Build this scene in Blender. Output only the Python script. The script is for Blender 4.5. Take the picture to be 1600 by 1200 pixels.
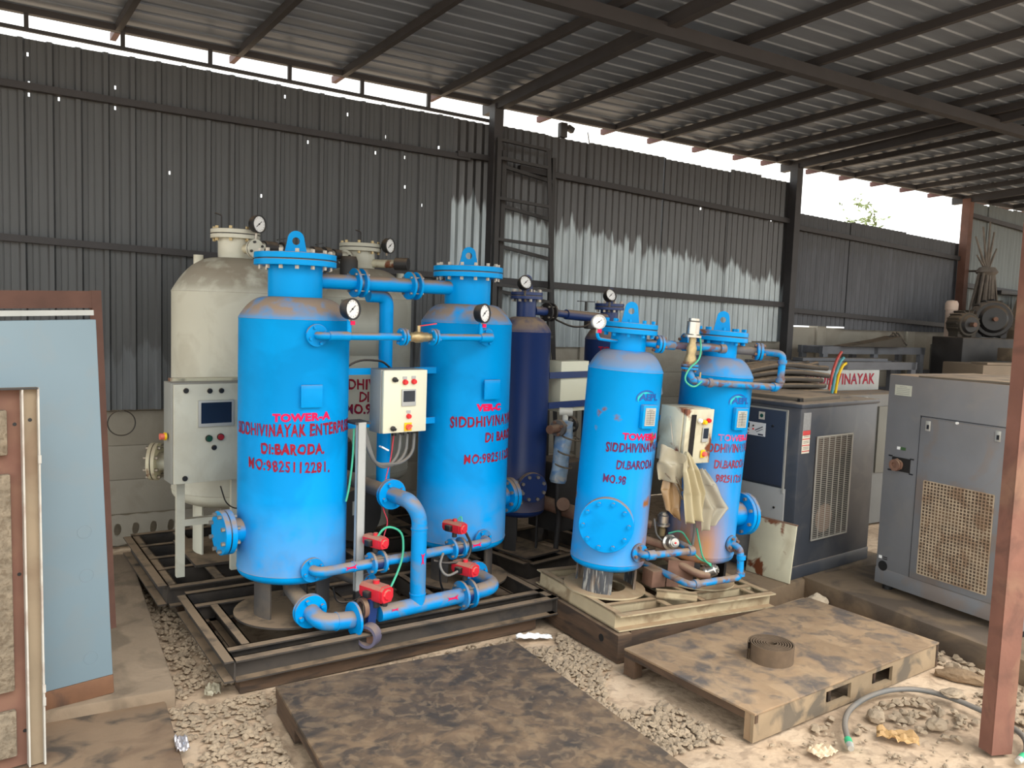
import bpy, bmesh, math, random
from mathutils import Vector, Matrix, Quaternion, noise
R = math.radians
random.seed(7)
for o in list(bpy.data.objects): bpy.data.objects.remove(o)
SC = bpy.context.scene
COL = SC.collection

# ------------------------------------------------------------------ camera
cam = bpy.data.cameras.new('camera'); cam_o = bpy.data.objects.new('camera', cam); COL.objects.link(cam_o)
cam.sensor_fit = 'HORIZONTAL'; cam.sensor_width = 36.0; cam.lens = 36.0 * 1300.0 / 1600.0
cam.clip_start = 0.05; cam.clip_end = 300
_th, _ro = R(4.9), R(2.0)
_F = Vector((0, math.cos(_th), -math.sin(_th))); _U0 = Vector((0, math.sin(_th), math.cos(_th))); _R0 = Vector((1, 0, 0))
_Rt = math.cos(_ro) * _R0 + math.sin(_ro) * _U0; _Up = math.cos(_ro) * _U0 - math.sin(_ro) * _R0
cam_o.matrix_world = Matrix(((_Rt.x, _Up.x, -_F.x, 0), (_Rt.y, _Up.y, -_F.y, 0), (_Rt.z, _Up.z, -_F.z, 1.8), (0, 0, 0, 1)))
SC.camera = cam_o

# ------------------------------------------------------------------ sky, sun, exposure
W = bpy.data.worlds.new('overcast_sky'); SC.world = W; W.use_nodes = True
nt = W.node_tree; nt.nodes.clear()
wo = nt.nodes.new('ShaderNodeOutputWorld'); bg = nt.nodes.new('ShaderNodeBackground')
tc = nt.nodes.new('ShaderNodeTexCoord'); nz = nt.nodes.new('ShaderNodeTexNoise'); cr = nt.nodes.new('ShaderNodeValToRGB')
mp = nt.nodes.new('ShaderNodeMapping'); mp.inputs['Scale'].default_value = (1, 1, 4)
nz.inputs['Scale'].default_value = 2.2; nz.inputs['Detail'].default_value = 4
cr.color_ramp.elements[0].position = .35; cr.color_ramp.elements[0].color = (0.86, 0.93, 0.97, 1)
cr.color_ramp.elements[1].position = .65; cr.color_ramp.elements[1].color = (1.0, 0.98, 0.90, 1)
nt.links.new(tc.outputs['Generated'], mp.inputs['Vector']); nt.links.new(mp.outputs['Vector'], nz.inputs['Vector'])
nt.links.new(nz.outputs['Fac'], cr.inputs['Fac']); nt.links.new(cr.outputs['Color'], bg.inputs['Color'])
bg.inputs['Strength'].default_value = 1.0
nt.links.new(bg.outputs['Background'], wo.inputs['Surface'])
sun = bpy.data.lights.new('hazy_sun', 'SUN'); sun.energy = 1.15; sun.angle = R(45); sun.color = (1.0, .97, .93)
sun_o = bpy.data.objects.new('hazy_sun', sun); COL.objects.link(sun_o)
sun_o.rotation_euler = Vector((-0.55, 0.55, -0.95)).to_track_quat('-Z', 'Y').to_euler()
SC.view_settings.view_transform = 'Standard'; SC.view_settings.look = 'None'
SC.view_settings.gamma = 1.0; SC.view_settings.use_curve_mapping = False
SC.view_settings.exposure = 1.4

# ------------------------------------------------------------------ materials
def srgb(r, g, b):
    f = lambda c: c / 12.92 if c <= .04045 else ((c + .055) / 1.055) ** 2.4
    return (f(r / 255), f(g / 255), f(b / 255), 1)
def pm(name, col, rough=.5, metal=0.0, var=.12, scale=6.0, dust=0.0, dustcol=(150, 128, 104), stain=None, stain_amt=.5, stain_scale=3.0,
       rust=0.0, rust_scale=5.0, rustcol=(120, 66, 38), bump=0.0, bump_scale=60.0, stretch=None, spec=.5, coat=0.0, grime=None):
    """Painted / raw surface: base colour varied by noise, optional stains, rust patches and settled dust on upward faces."""
    m = bpy.data.materials.new(name); m.use_nodes = True; t = m.node_tree; L = t.links.new; N = t.nodes.new
    b = t.nodes['Principled BSDF']; b.inputs['Roughness'].default_value = rough; b.inputs['Metallic'].default_value = metal
    b.inputs['Specular IOR Level'].default_value = spec
    if coat: b.inputs['Coat Weight'].default_value = coat
    tcn = N('ShaderNodeTexCoord'); vec = tcn.outputs['Object']
    if stretch:
        mpn = N('ShaderNodeMapping'); mpn.inputs['Scale'].default_value = stretch; L(vec, mpn.inputs['Vector']); vec = mpn.outputs['Vector']
    def noi(sc, det=5, dis=0.0):
        n = N('ShaderNodeTexNoise'); n.inputs['Scale'].default_value = sc; n.inputs['Detail'].default_value = det
        n.inputs['Distortion'].default_value = dis; L(vec, n.inputs['Vector']); return n.outputs['Fac']
    def ramp(fac, a, bb):
        r = N('ShaderNodeMapRange'); r.inputs['From Min'].default_value = a; r.inputs['From Max'].default_value = bb; L(fac, r.inputs['Value']); return r.outputs['Result']
    def mix(fac, A, B):
        x = N('ShaderNodeMix'); x.data_type = 'RGBA'
        if isinstance(fac, float): x.inputs[0].default_value = fac
        else: L(fac, x.inputs[0])
        for s, v in ((6, A), (7, B)):
            if isinstance(v, tuple): x.inputs[s].default_value = v
            else: L(v, x.inputs[s])
        return x.outputs[2]
    def mul(a, k):
        x = N('ShaderNodeMath'); x.operation = 'MULTIPLY'; L(a, x.inputs[0])
        if isinstance(k, float): x.inputs[1].default_value = k
        else: L(k, x.inputs[1])
        return x.outputs[0]
    c = srgb(*col); lo = tuple(v * (1 - var) for v in c[:3]) + (1,); hi = tuple(min(1, v * (1 + var)) for v in c[:3]) + (1,)
    out = mix(ramp(noi(scale), .3, .7), lo, hi)
    if stain:
        sts = stain if isinstance(stain, list) else [(stain, stain_amt, stain_scale)]
        for i, (sc, am, ss) in enumerate(sts):
            out = mix(mul(ramp(noi(ss + .37 * i, 6, .6), .5, .62), am), out, srgb(*sc))
    if rust:
        out = mix(ramp(noi(rust_scale, 7, .3), .66 - rust * .3, .72 - rust * .3), out, srgb(*rustcol))
    if grime:
        z0, z1, gc, ga = grime; ax_ = N('ShaderNodeMath'); ax_.operation = 'ABSOLUTE'; axa = N('ShaderNodeMath'); axa.inputs[1].default_value = .05; sz = N('ShaderNodeSeparateXYZ'); L(tcn.outputs['Object'], sz.inputs[0]); m3 = N('ShaderNodeMapping'); m3.inputs['Scale'].default_value = (7, 7, .9); L(tcn.outputs['Object'], m3.inputs['Vector'])
        n3 = N('ShaderNodeTexNoise'); n3.inputs['Scale'].default_value = 1.0; n3.inputs['Detail'].default_value = 6; L(m3.outputs['Vector'], n3.inputs['Vector'])
        L(sz.outputs['X'], axa.inputs[0]); L(axa.outputs[0], ax_.inputs[0]); side = ramp(ax_.outputs[0], .42, .22)
        out = mix(mul(mul(mul(ramp(sz.outputs['Z'], z1, z0), ramp(n3.outputs['Fac'], .3, .6)), side), float(ga)), out, srgb(*gc))
    if dust:
        g = N('ShaderNodeNewGeometry'); s = N('ShaderNodeSeparateXYZ'); L(g.outputs['Normal'], s.inputs[0])
        up = ramp(s.outputs['Z'], .12, .62)
        out = mix(mul(mul(up, ramp(noi(9.0, 4), .25, .5)), float(dust)), out, srgb(*dustcol))
        rr = N('ShaderNodeMapRange'); rr.inputs['To Min'].default_value = rough; rr.inputs['To Max'].default_value = .9
        L(mul(up, float(dust)), rr.inputs['Value']); L(rr.outputs['Result'], b.inputs['Roughness'])
    L(out, b.inputs['Base Color'])
    if bump:
        bn = N('ShaderNodeBump'); bn.inputs['Strength'].default_value = bump; bn.inputs['Distance'].default_value = .01
        L(noi(bump_scale, 6), bn.inputs['Height']); L(bn.outputs['Normal'], b.inputs['Normal'])
    return m
DUST = (146, 124, 102)
BLUE = pm('sky_blue_paint', (0, 150, 224), .38, dust=.95, var=.06, scale=3, spec=.1, stain=(0, 128, 196), stain_amt=.5, stain_scale=2.5)
BLUEW = pm('weathered_blue_paint', (0, 150, 224), .34, dust=.7, var=.08, scale=3, spec=.14, rust=.06, rust_scale=5, rustcol=(140, 92, 60), grime=(.5, 1.15, (170, 116, 62), .95))
BLUEP = pm('dusty_blue_pipe_paint', (6, 140, 210), .45, dust=.9, var=.08, scale=5, spec=.2, stain=(110, 118, 124), stain_amt=.5, stain_scale=8)
BLUEK = pm('chipped_blue_pipe_paint', (8, 138, 204), .5, dust=.8, spec=.2, var=.1, scale=5, stain=[((126, 104, 84), .85, 12), ((110, 66, 42), .8, 17)])
NAVY = pm('navy_paint', (24, 50, 104), .42, dust=.9, var=.1, scale=3)
CREAM = pm('cream_paint', (204, 203, 188), .5, dust=.7, dustcol=(120, 104, 86), var=.04, scale=3, stain=(172, 166, 148), stain_amt=.4, stain_scale=3.5)
CREAMB = pm('clean_cream_enamel', (226, 224, 200), .4, dust=.3, var=.03, scale=3)
CREAMR = pm('rust_marked_cream_paint', (208, 202, 176), .5, dust=.5, var=.06, rust=.26, rust_scale=7, stain=(150, 130, 100), stain_amt=.6)
BOXSIDE = pm('grey_box_side', (150, 152, 148), .5, dust=.3, var=.05)
SKIDM = pm('dusty_skid_steel', (62, 55, 49), .8, dust=.9, dustcol=(138, 117, 94), var=.2, stain=(40, 38, 38), stain_amt=.8, stain_scale=6)
SKIDC = pm('cream_skid_steel', (176, 160, 130), .75, dust=.9, dustcol=(158, 132, 102), var=.12, stain=(120, 98, 72), stain_amt=.7, stain_scale=6)
BLACKST = pm('black_painted_steel', (44, 42, 42), .55, dust=.5, var=.2)
DARKP = pm('dark_plate', (70, 68, 68), .6, dust=.8, var=.2, stain=(110, 96, 80), stain_amt=.5)
ZINC = pm('zinc_bolt', (170, 166, 156), .4, .7, var=.2, scale=40, stain=(120, 84, 58), stain_amt=.6, stain_scale=40)
STEEL = pm('stainless', (196, 192, 184), .28, .9, var=.1)
BRASS = pm('dull_brass', (176, 156, 116), .4, .6, var=.2, scale=30)
RED = pm('red_enamel', (208, 38, 52), .42, dust=.75, var=.08, spec=.5)
REDP = pm('red_button', (226, 36, 44), .3, var=.03)
REDL = pm('dark_red_lettering', (150, 22, 46), .5, spec=.2, var=.25, scale=14, stain=(70, 50, 100), stain_amt=.5, stain_scale=12)
REDLW = pm('worn_red_lettering', (150, 36, 54), .55, var=.25, scale=14, stain=(20, 110, 170), stain_amt=.8, stain_scale=10)
PINK = pm('pink_red_decal', (232, 20, 84), .4, spec=.2, var=.08)
PINKW = pm('worn_pink_decal', (232, 50, 100), .45, var=.12, stain=(40, 130, 190), stain_amt=.8, stain_scale=14)
BLK = pm('black_plastic', (26, 26, 28), .45, var=.1, dust=.35)
RUBBER = pm('grey_cable_sheath', (110, 110, 108), .55, var=.1, dust=.3)
WHITE = pm('white_dial', (240, 240, 238), .35, var=.01)
PAPER = pm('printed_plate', (186, 186, 178), .4, .3, var=.06, scale=30)
SCREEN = pm('dark_screen', (40, 50, 62), .15, var=.1)
GREYP = pm('pale_grey_plastic', (176, 178, 176), .4, var=.05)
YEL = pm('yellow_plate', (246, 200, 20), .45, var=.04)
GREENT = pm('green_tube', (70, 176, 140), .4, var=.05)
WIRER = pm('red_wire', (196, 40, 60), .5, var=.05)
PIPEG = pm('grey_dusty_pipe', (104, 102, 102), .6, dust=.9, var=.15)
RUSTP = pm('rusty_pipe', (124, 92, 76), .8, dust=.7, var=.25, scale=10)
RUSTC = pm('rust_primer_steel', (124, 84, 70), .75, dust=.2, var=.2, scale=4, stain=[((140, 108, 86), .7, 3), ((92, 64, 54), .6, 6)], bump=.1)
OLDBRN = pm('brown_rust_frame', (104, 72, 60), .75, var=.2, scale=6)
DKGREY = pm('charcoal_enamel', (60, 64, 72), .42, dust=.85, dustcol=(150, 132, 112), var=.12, scale=3, stain=(84, 84, 86), stain_amt=.6, stain_scale=4)
NVPANEL = pm('blue_black_panel', (50, 58, 74), .36, var=.06, scale=3)
LTGREY = pm('light_grey_panel', (150, 150, 148), .45, var=.06, scale=3, stain=(130, 124, 116), stain_amt=.4)
MACH = pm('grey_enamel', (118, 119, 122), .5, dust=.95, dustcol=(172, 146, 118), var=.1, scale=3, stain=(128, 126, 124), stain_amt=.5, stain_scale=5)
MACHR = pm('rust_worn_grey_enamel', (118, 119, 122), .55, dust=.6, var=.1, scale=3, stain=[((128, 108, 92), .5, 4)])
MESHR = pm('rusty_mesh_wire', (176, 158, 134), .6, var=.2, scale=20, stain=(128, 94, 66), stain_amt=.6, stain_scale=8)
COREB = pm('clogged_radiator', (84, 70, 58), .9, var=.3, scale=14, stain=(120, 96, 74), stain_amt=.7, stain_scale=5, bump=.4)
PALEB = pm('pale_blue_sheet', (122, 142, 153), .55, var=.035, scale=2, stain=(132, 140, 142), stain_amt=.25, stain_scale=6)
FOAM = pm('crumbled_foam', (126, 114, 97), .95, var=.25, scale=40, stain=(92, 78, 62), stain_amt=.55, stain_scale=60, bump=1.0, bump_scale=40)
TAN = pm('tan_steel_strip', (140, 124, 102), .7, var=.15, scale=4, stain=(112, 86, 66), stain_amt=.5)
CONC = pm('dusty_concrete', (138, 120, 100), .95, var=.14, scale=4, stain=(92, 80, 66), stain_amt=.6, stain_scale=4, bump=.4, bump_scale=30)
CONCD = pm('dark_concrete', (116, 98, 78), .95, var=.16, scale=3, stain=(70, 62, 56), stain_amt=.7, stain_scale=3, bump=.4, bump_scale=30)
PRECAST = pm('precast_concrete', (150, 144, 132), .9, var=.08, scale=3, stain=(130, 122, 110), stain_amt=.5, stain_scale=3, bump=.2)
GRAVEL = pm('gravel', (150, 133, 112), .97, var=.2, scale=9, bump=.3)
DIRT = pm('beige_dirt', (186, 162, 136), .97, var=.12, scale=2.2, stain=[((152, 130, 108), .65, 1.3), ((208, 186, 160), .5, 2.7), ((138, 118, 98), .6, 14)], bump=.5, bump_scale=45)
PLATE = pm('oil_stained_plate', (108, 88, 68), .75, var=.25, scale=9, stain=[((74, 62, 52), .8, 2.6), ((124, 102, 78), .6, 5.2), ((72, 62, 54), .7, 9), ((54, 49, 46), .75, 7), ((140, 118, 92), .4, 16)], bump=.2, bump_scale=30)
PALLETM = pm('dusty_oil_marked_pallet', (150, 124, 96), .75, var=.15, scale=5, stain=[((124, 102, 80), .7, 1.6), ((76, 74, 76), .7, 4.0), ((164, 138, 108), .7, 5.0), ((74, 72, 72), .55, 8), ((150, 126, 98), .5, 15)], bump=.2, bump_scale=30)
WOODD = pm('oily_timber', (84, 64, 48), .85, var=.2, scale=6, stretch=(1, 1, 6), stain=(40, 34, 30), stain_amt=.7, dust=.5)
HOSEM = pm('brown_hose_canvas', (98, 80, 62), .85, var=.15, scale=20)
CABLE = pm('old_black_cable', (66, 62, 58), .7, dust=.8, var=.15)
def plastic(name, col, alpha):
    m = bpy.data.materials.new(name); m.use_nodes = True; b = m.node_tree.nodes['Principled BSDF']
    b.inputs['Base Color'].default_value = srgb(*col); b.inputs['Roughness'].default_value = .28; b.inputs['Alpha'].default_value = alpha
    b.inputs['Subsurface Weight'].default_value = 0.0
    return m
FILM = plastic('clear_dusty_film', (176, 168, 146), .7)
FILMO = plastic('milky_plastic_film', (184, 172, 140), .95)
FILMT = plastic('tan_dusty_film', (150, 120, 84), .95)
GLASSB = plastic('clear_bag_film', (210, 214, 216), .45)
def sheet_mat(name, top, bot, zb, spread, metal=.35, rough=.45, fall=0.0):
    """Galvanised sheet: soot-grey above a ragged scraped line, bright worn zinc below it."""
    m = bpy.data.materials.new(name); m.use_nodes = True; t = m.node_tree; L = t.links.new; N = t.nodes.new
    b = t.nodes['Principled BSDF']; b.inputs['Roughness'].default_value = rough; b.inputs['Metallic'].default_value = metal
    tcn = N('ShaderNodeTexCoord'); mpn = N('ShaderNodeMapping'); mpn.inputs['Scale'].default_value = (9, 9, .9); L(tcn.outputs['Object'], mpn.inputs['Vector'])
    n1 = N('ShaderNodeTexNoise'); n1.inputs['Scale'].default_value = 1.3; n1.inputs['Detail'].default_value = 6; L(mpn.outputs['Vector'], n1.inputs['Vector'])
    n2 = N('ShaderNodeTexNoise'); n2.inputs['Scale'].default_value = 2.2; n2.inputs['Detail'].default_value = 5; L(mpn.outputs['Vector'], n2.inputs['Vector'])
    sp = N('ShaderNodeSeparateXYZ'); L(tcn.outputs['Object'], sp.inputs[0])
    ma = N('ShaderNodeMath'); ma.operation = 'MULTIPLY_ADD'; ma.inputs[1].default_value = spread; L(n1.outputs['Fac'], ma.inputs[0]); mf = N('ShaderNodeMath'); mf.operation = 'MULTIPLY_ADD'; mf.inputs[1].default_value = fall; L(sp.outputs['X'], mf.inputs[0]); L(sp.outputs['Z'], mf.inputs[2]); L(mf.outputs[0], ma.inputs[2])
    mr = N('ShaderNodeMapRange'); mr.inputs['From Min'].default_value = zb + spread * .5 - .03; mr.inputs['From Max'].default_value = zb + spread * .5 + .03; L(ma.outputs[0], mr.inputs['Value'])
    def two(c, v):
        x = N('ShaderNodeMix'); x.data_type = 'RGBA'; a = srgb(*c); x.inputs[6].default_value = tuple(k * (1 - v) for k in a[:3]) + (1,); x.inputs[7].default_value = tuple(min(1, k * (1 + v)) for k in a[:3]) + (1,)
        L(n2.outputs['Fac'], x.inputs[0]); return x.outputs[2]
    x = N('ShaderNodeMix'); x.data_type = 'RGBA'; L(mr.outputs['Result'], x.inputs[0]); L(two(bot, .55), x.inputs[6]); L(two(top, .2), x.inputs[7]); L(x.outputs[2], b.inputs['Base Color'])
    return m
SHEETL = sheet_mat('grey_profile_sheet', (82, 84, 86), (100, 104, 108), 1.4, .9, .2, .5)
SHEETG = sheet_mat('galvanised_sheet', (84, 83, 83), (156, 164, 167), 3.05, .6, .45, .38, fall=.125)
SHEETD = sheet_mat('dull_dark_sheet', (76, 77, 80), (80, 82, 88), 2.6, .5, .25, .5)
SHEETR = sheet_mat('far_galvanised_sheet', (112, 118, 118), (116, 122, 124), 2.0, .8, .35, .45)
ROOFM = pm('roof_sheet_underside', (126, 136, 150), .4, .3, var=.12, scale=2, stretch=(1, 6, 1))
STEELD = pm('dark_shed_steel', (54, 52, 54), .6, var=.15)
PRIMER = pm('red_oxide_tip', (98, 62, 58), .6, var=.15)

# ------------------------------------------------------------------ mesh helpers
def basis(z, xh=None):
    z = Vector(z).normalized()
    xh = Vector(xh) if xh else (Vector((0, 0, 1)) if abs(z.z) < .9 else Vector((1, 0, 0)))
    y = z.cross(xh).normalized(); x = y.cross(z)
    return Matrix((x, y, z)).transposed().to_4x4()
class MB:
    def __init__(s): s.bm = bmesh.new(); s.mi = 0
    def mat(s, i): s.mi = i; return s
    def _f(s, vs):
        try:
            f = s.bm.faces.new(vs); f.material_index = s.mi; f.smooth = True; return f
        except ValueError: return None
    def box(s, c, d, rot=None, bev=0.0):
        c = Vector(c); M = rot.to_3x3() if rot is not None else Matrix.Identity(3)
        if bev:
            b2 = bmesh.new(); bmesh.ops.create_cube(b2, size=1)
            for v in b2.verts: v.co = Vector((v.co.x * d[0], v.co.y * d[1], v.co.z * d[2]))
            bmesh.ops.bevel(b2, geom=b2.edges[:], offset=bev, segments=2, affect='EDGES', profile=.5)
            mp_ = {v: s.bm.verts.new(c + M @ v.co) for v in b2.verts}
            for f in b2.faces: s._f([mp_[v] for v in f.verts])
            b2.free(); return s
        v = [s.bm.verts.new(c + M @ Vector((x * d[0] / 2, y * d[1] / 2, z * d[2] / 2))) for x in (-1, 1) for y in (-1, 1) for z in (-1, 1)]
        for q in ((0, 1, 3, 2), (4, 6, 7, 5), (0, 4, 5, 1), (2, 3, 7, 6), (0, 2, 6, 4), (1, 5, 7, 3)): s._f([v[i] for i in q])
        return s
    def bar(s, p0, p1, w, h, up=(0, 0, 1)):
        p0, p1 = Vector(p0), Vector(p1); z = p1 - p0
        y = Vector(up)
        if abs(z.normalized().dot(y)) > .999: y = Vector((0, 1, 0))
        x = z.cross(y).normalized(); y = x.cross(z).normalized()
        M = Matrix((x, y, z.normalized())).transposed()
        return s.box((p0 + p1) / 2, (w, h, z.length), M)
    def lathe(s, prof, seg=32, M=None, a0=0, a1=2 * math.pi):
        M = M or Matrix.Identity(4); full = abs(a1 - a0 - 2 * math.pi) < 1e-6; n = seg if full else seg + 1
        rings = []
        for r, z in prof:
            if r < 1e-6: rings.append([s.bm.verts.new(M @ Vector((0, 0, z)))])
            else: rings.append([s.bm.verts.new(M @ Vector((r * math.cos(a0 + (a1 - a0) * i / seg), r * math.sin(a0 + (a1 - a0) * i / seg), z))) for i in range(n)])
        for A, B in zip(rings, rings[1:]):
            for i in range(seg):
                j = (i + 1) % n
                if len(A) == 1 and len(B) == 1: continue
                if len(A) == 1: s._f([A[0], B[j], B[i]])
                elif len(B) == 1: s._f([A[i], A[j], B[0]])
                else: s._f([A[i], A[j], B[j], B[i]])
        return s
    def cyl(s, p0, p1, r, r2=None, seg=24):
        p0, p1 = Vector(p0), Vector(p1); M = Matrix.Translation(p0) @ basis(p1 - p0); L = (p1 - p0).length
        return s.lathe([(0, 0), (r, 0), (r if r2 is None else r2, L), (0, L)], seg, M)
    def tube(s, p0, p1, ro, ri, seg=24):
        p0, p1 = Vector(p0), Vector(p1); M = Matrix.Translation(p0) @ basis(p1 - p0); L = (p1 - p0).length
        return s.lathe([(ri, 0), (ro, 0), (ro, L), (ri, L), (ri, 0)], seg, M)
    def pipe(s, pts, r, bend=0.0, seg=16, nb=6, caps=True):
        pts = [Vector(p) for p in pts]; path = [pts[0]]
        for i in range(1, len(pts) - 1):
            a, b, c = pts[i - 1], pts[i], pts[i + 1]; d1, d2 = (a - b), (c - b); k = min(bend, d1.length * .49, d2.length * .49)
            if k < 1e-4: path.append(b); continue
            A = b + d1.normalized() * k; B = b + d2.normalized() * k
            for j in range(nb + 1):
                t = j / nb; path.append(A * (1 - t) ** 2 + b * 2 * t * (1 - t) + B * t * t)
        path.append(pts[-1]); rings = []; prev = None
        for i, p in enumerate(path):
            tg = (path[min(i + 1, len(path) - 1)] - path[max(i - 1, 0)]).normalized()
            if prev is None:
                x = tg.orthogonal().normalized()
            else:
                x = (prev - tg * prev.dot(tg))
                x = x.normalized() if x.length > 1e-6 else tg.orthogonal().normalized()
            prev = x; y = tg.cross(x)
            rings.append([s.bm.verts.new(p + r * (math.cos(2 * math.pi * q / seg) * x + math.sin(2 * math.pi * q / seg) * y)) for q in range(seg)])
        for A, B in zip(rings, rings[1:]):
            for q in range(seg): s._f([A[q], A[(q + 1) % seg], B[(q + 1) % seg], B[q]])
        if caps: s._f(rings[0][::-1]); s._f(rings[-1])
        return s
    def prism(s, poly, h, M=None):
        M = M or Matrix.Identity(4)
        a = [s.bm.verts.new(M @ Vector((x, y, 0))) for x, y in poly]; b = [s.bm.verts.new(M @ Vector((x, y, h))) for x, y in poly]
        s._f(a[::-1]); s._f(b)
        for i in range(len(a)):
            j = (i + 1) % len(a); s._f([a[i], a[j], b[j], b[i]])
        return s
    def quad(s, ps): s._f([s.bm.verts.new(Vector(p)) for p in ps]); return s
    def grid(s, fn, nu, nv):
        V = [[s.bm.verts.new(Vector(fn(i / nu, j / nv))) for j in range(nv + 1)] for i in range(nu + 1)]
        for i in range(nu):
            for j in range(nv): s._f([V[i][j], V[i + 1][j], V[i + 1][j + 1], V[i][j + 1]])
        return s
    def build(s, name, mats, parent=None, sharp=32, solid=0.0, normals=True, loc=None):
        if normals: bmesh.ops.recalc_face_normals(s.bm, faces=s.bm.faces[:])
        me = bpy.data.meshes.new(name); s.bm.to_mesh(me); s.bm.free()
        for m in (mats if isinstance(mats, (list, tuple)) else [mats]): me.materials.append(m)
        me.set_sharp_from_angle(angle=R(sharp))
        o = bpy.data.objects.new(name, me); COL.objects.link(o)
        if parent is not None: o.parent = parent
        if loc is not None: o.location = loc
        if solid:
            md = o.modifiers.new('thickness', 'SOLIDIFY'); md.thickness = solid; md.offset = 0
        return o
def tag(o, label=None, cat=None, group=None, kind=None):
    if label: o['label'] = label
    if cat: o['category'] = cat
    if group: o['group'] = group
    if kind: o['kind'] = kind
    return o
def thing(name, label, cat, loc=(0, 0, 0), rz=0.0, group=None):
    o = bpy.data.objects.new(name, None); COL.objects.link(o); o.location = loc; o.rotation_euler = (0, 0, rz); o.empty_display_size = .1
    return tag(o, label, cat, group)
def struct(o, label=None): o['kind'] = 'structure'; return tag(o, label) if label else o
_bolt = {}
def bolt(parent, p0, p1, r, mat):
    """hex bolt through p0..p1 with heads: shared mesh, one object each"""
    if mat.name not in _bolt:
        m = MB(); m.lathe([(0, -.5), (1, -.5), (1, -.28), (.55, -.28), (.55, .28), (1, .28), (1, .5), (0, .5)], 6); o = m.build('bolt', mat); _bolt[mat.name] = o.data; bpy.data.objects.remove(o)
    o = bpy.data.objects.new('bolt', _bolt[mat.name]); COL.objects.link(o); o.parent = parent
    p0, p1 = Vector(p0), Vector(p1)
    o.matrix_local = Matrix.Translation((p0 + p1) / 2) @ basis(p1 - p0) @ Matrix.Diagonal((r, r, (p1 - p0).length, 1))
    return o
def flange(root, name, c, ax, r, th, mat, nb=4, br=.008, pcd=.8, gap=.006, gmat=None, pair=True, a0=.4, bmat=None, bolts=True, hub=None):
    """one or two bolted discs centred on c along ax (with the joint line between), bolts as children"""
    c, ax = Vector(c), Vector(ax).normalized(); m = MB(); M = Matrix.Translation(c) @ basis(ax)
    e = th * .08
    if pair:
        for a, b in ((gap / 2, gap / 2 + th), (-gap / 2 - th, -gap / 2)):
            m.lathe([(0, a), (r - e, a), (r, a + e), (r, b - e), (r - e, b), (0, b)], 40, M)
        m.mat(1).lathe([(r * .975, -gap / 2), (r * .975, gap / 2)], 40, M); L = 2 * th + gap
    else:
        m.lathe([(0, -th / 2), (r - e, -th / 2), (r, -th / 2 + e), (r, th / 2 - e), (r - e, th / 2), (0, th / 2)], 40, M); L = th
    o = m.build(name, [mat, gmat or BLK], root)
    if bolts:
        B = basis(ax)
        for i in range(nb):
            a = a0 + 2 * math.pi * i / nb; d = (B @ Vector((math.cos(a), math.sin(a), 0))) * r * pcd
            bolt(o, c + d - ax * (L / 2 + br * 1.6), c + d + ax * (L / 2 + br * 1.6), br, bmat or ZINC)
    return o
_dg = None
def glyphs(text, size, bold=0.0, sx=1.0, align='CENTER', spacing=1.0):
    cu = bpy.data.curves.new('lettering', 'FONT'); cu.body = text; cu.size = size; cu.align_x = align; cu.offset = bold; cu.resolution_u = 3; cu.space_character = spacing
    o = bpy.data.objects.new('lettering', cu); COL.objects.link(o); bpy.context.view_layer.update()
    me = bpy.data.meshes.new_from_object(o.evaluated_get(bpy.context.evaluated_depsgraph_get())); bpy.data.objects.remove(o); bpy.data.curves.remove(cu)
    vs = [(v.co.x * sx, v.co.y) for v in me.vertices]; fs = [tuple(p.vertices) for p in me.polygons]; bpy.data.meshes.remove(me)
    return vs, fs
def lettering(parent, name, text, size, mat, fn, bold=0.0, sx=1.0, jit=0.0, align='CENTER', spacing=1.0):
    vs, fs = glyphs(text, size, bold, sx, align, spacing); m = MB()
    V = [m.bm.verts.new(Vector(fn(x + jit * noise.noise(Vector((x * 40, y * 40, 1))), y + jit * noise.noise(Vector((x * 40, y * 40, 9)))))) for x, y in vs]
    for f in fs: m._f([V[i] for i in f])
    return m.build(name, mat, parent, normals=False)
def on_cyl(c, rad, ang, z, slope=0.0, lift=.0025):
    def f(x, y):
        a = ang + x / rad
        return (c[0] + (rad + lift) * math.cos(a), c[1] + (rad + lift) * math.sin(a), z + y + slope * x)
    return f
def on_plane(o, xd, yd, off=.0015):
    o, xd, yd = Vector(o), Vector(xd).normalized(), Vector(yd).normalized(); n = xd.cross(yd)
    return lambda x, y: o + xd * x + yd * y + n * off
def wire(root, name, pts, r, mat, seg=8, bend=.08):
    return MB().pipe(pts, r, bend, seg, 5).build(name, mat, root)
# ================================================================== THE SITE
# wall frame: s runs along the back wall to the right, t away from the yard, z up
W0 = Vector((-2.72, 5.855, 0)); WA = R(29.96)
WM = Matrix.Translation(W0) @ Matrix.Rotation(WA, 4, 'Z')
def S(s, t, z): return WM @ Vector((s, t, z))
def at_wall(o): o.location = W0; o.rotation_euler = (0, 0, WA); return o
def zr(s, t): return 3.655 - .0195 * s - .059 * t          # roof surface

# ---- ground
m = MB()
def gfn(u, v):
    x, y = -9 + 20 * u, -3 + 17 * v
    return (x, y, .012 * noise.noise(Vector((x * 1.3, y * 1.3, 0))) + .006 * noise.noise(Vector((x * 6, y * 6, 3))) - .012)
m.grid(gfn, 160, 136); floor = struct(m.build('floor', DIRT, sharp=80), 'beige dusty dirt ground with loose gravel across the yard')
m = MB()
for q in (((-60, -60), (60, -3)), ((-60, 14), (60, 70)), ((-60, -3), (-9, 14)), ((11, -3), (60, 14))):
    (a, b), (c, d) = q; m.quad([(a, b, -.02), (c, b, -.02), (c, d, -.02), (a, d, -.02)])
struct(m.build('floor_yard', DIRT), 'open dirt yard beyond the shed')

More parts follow.
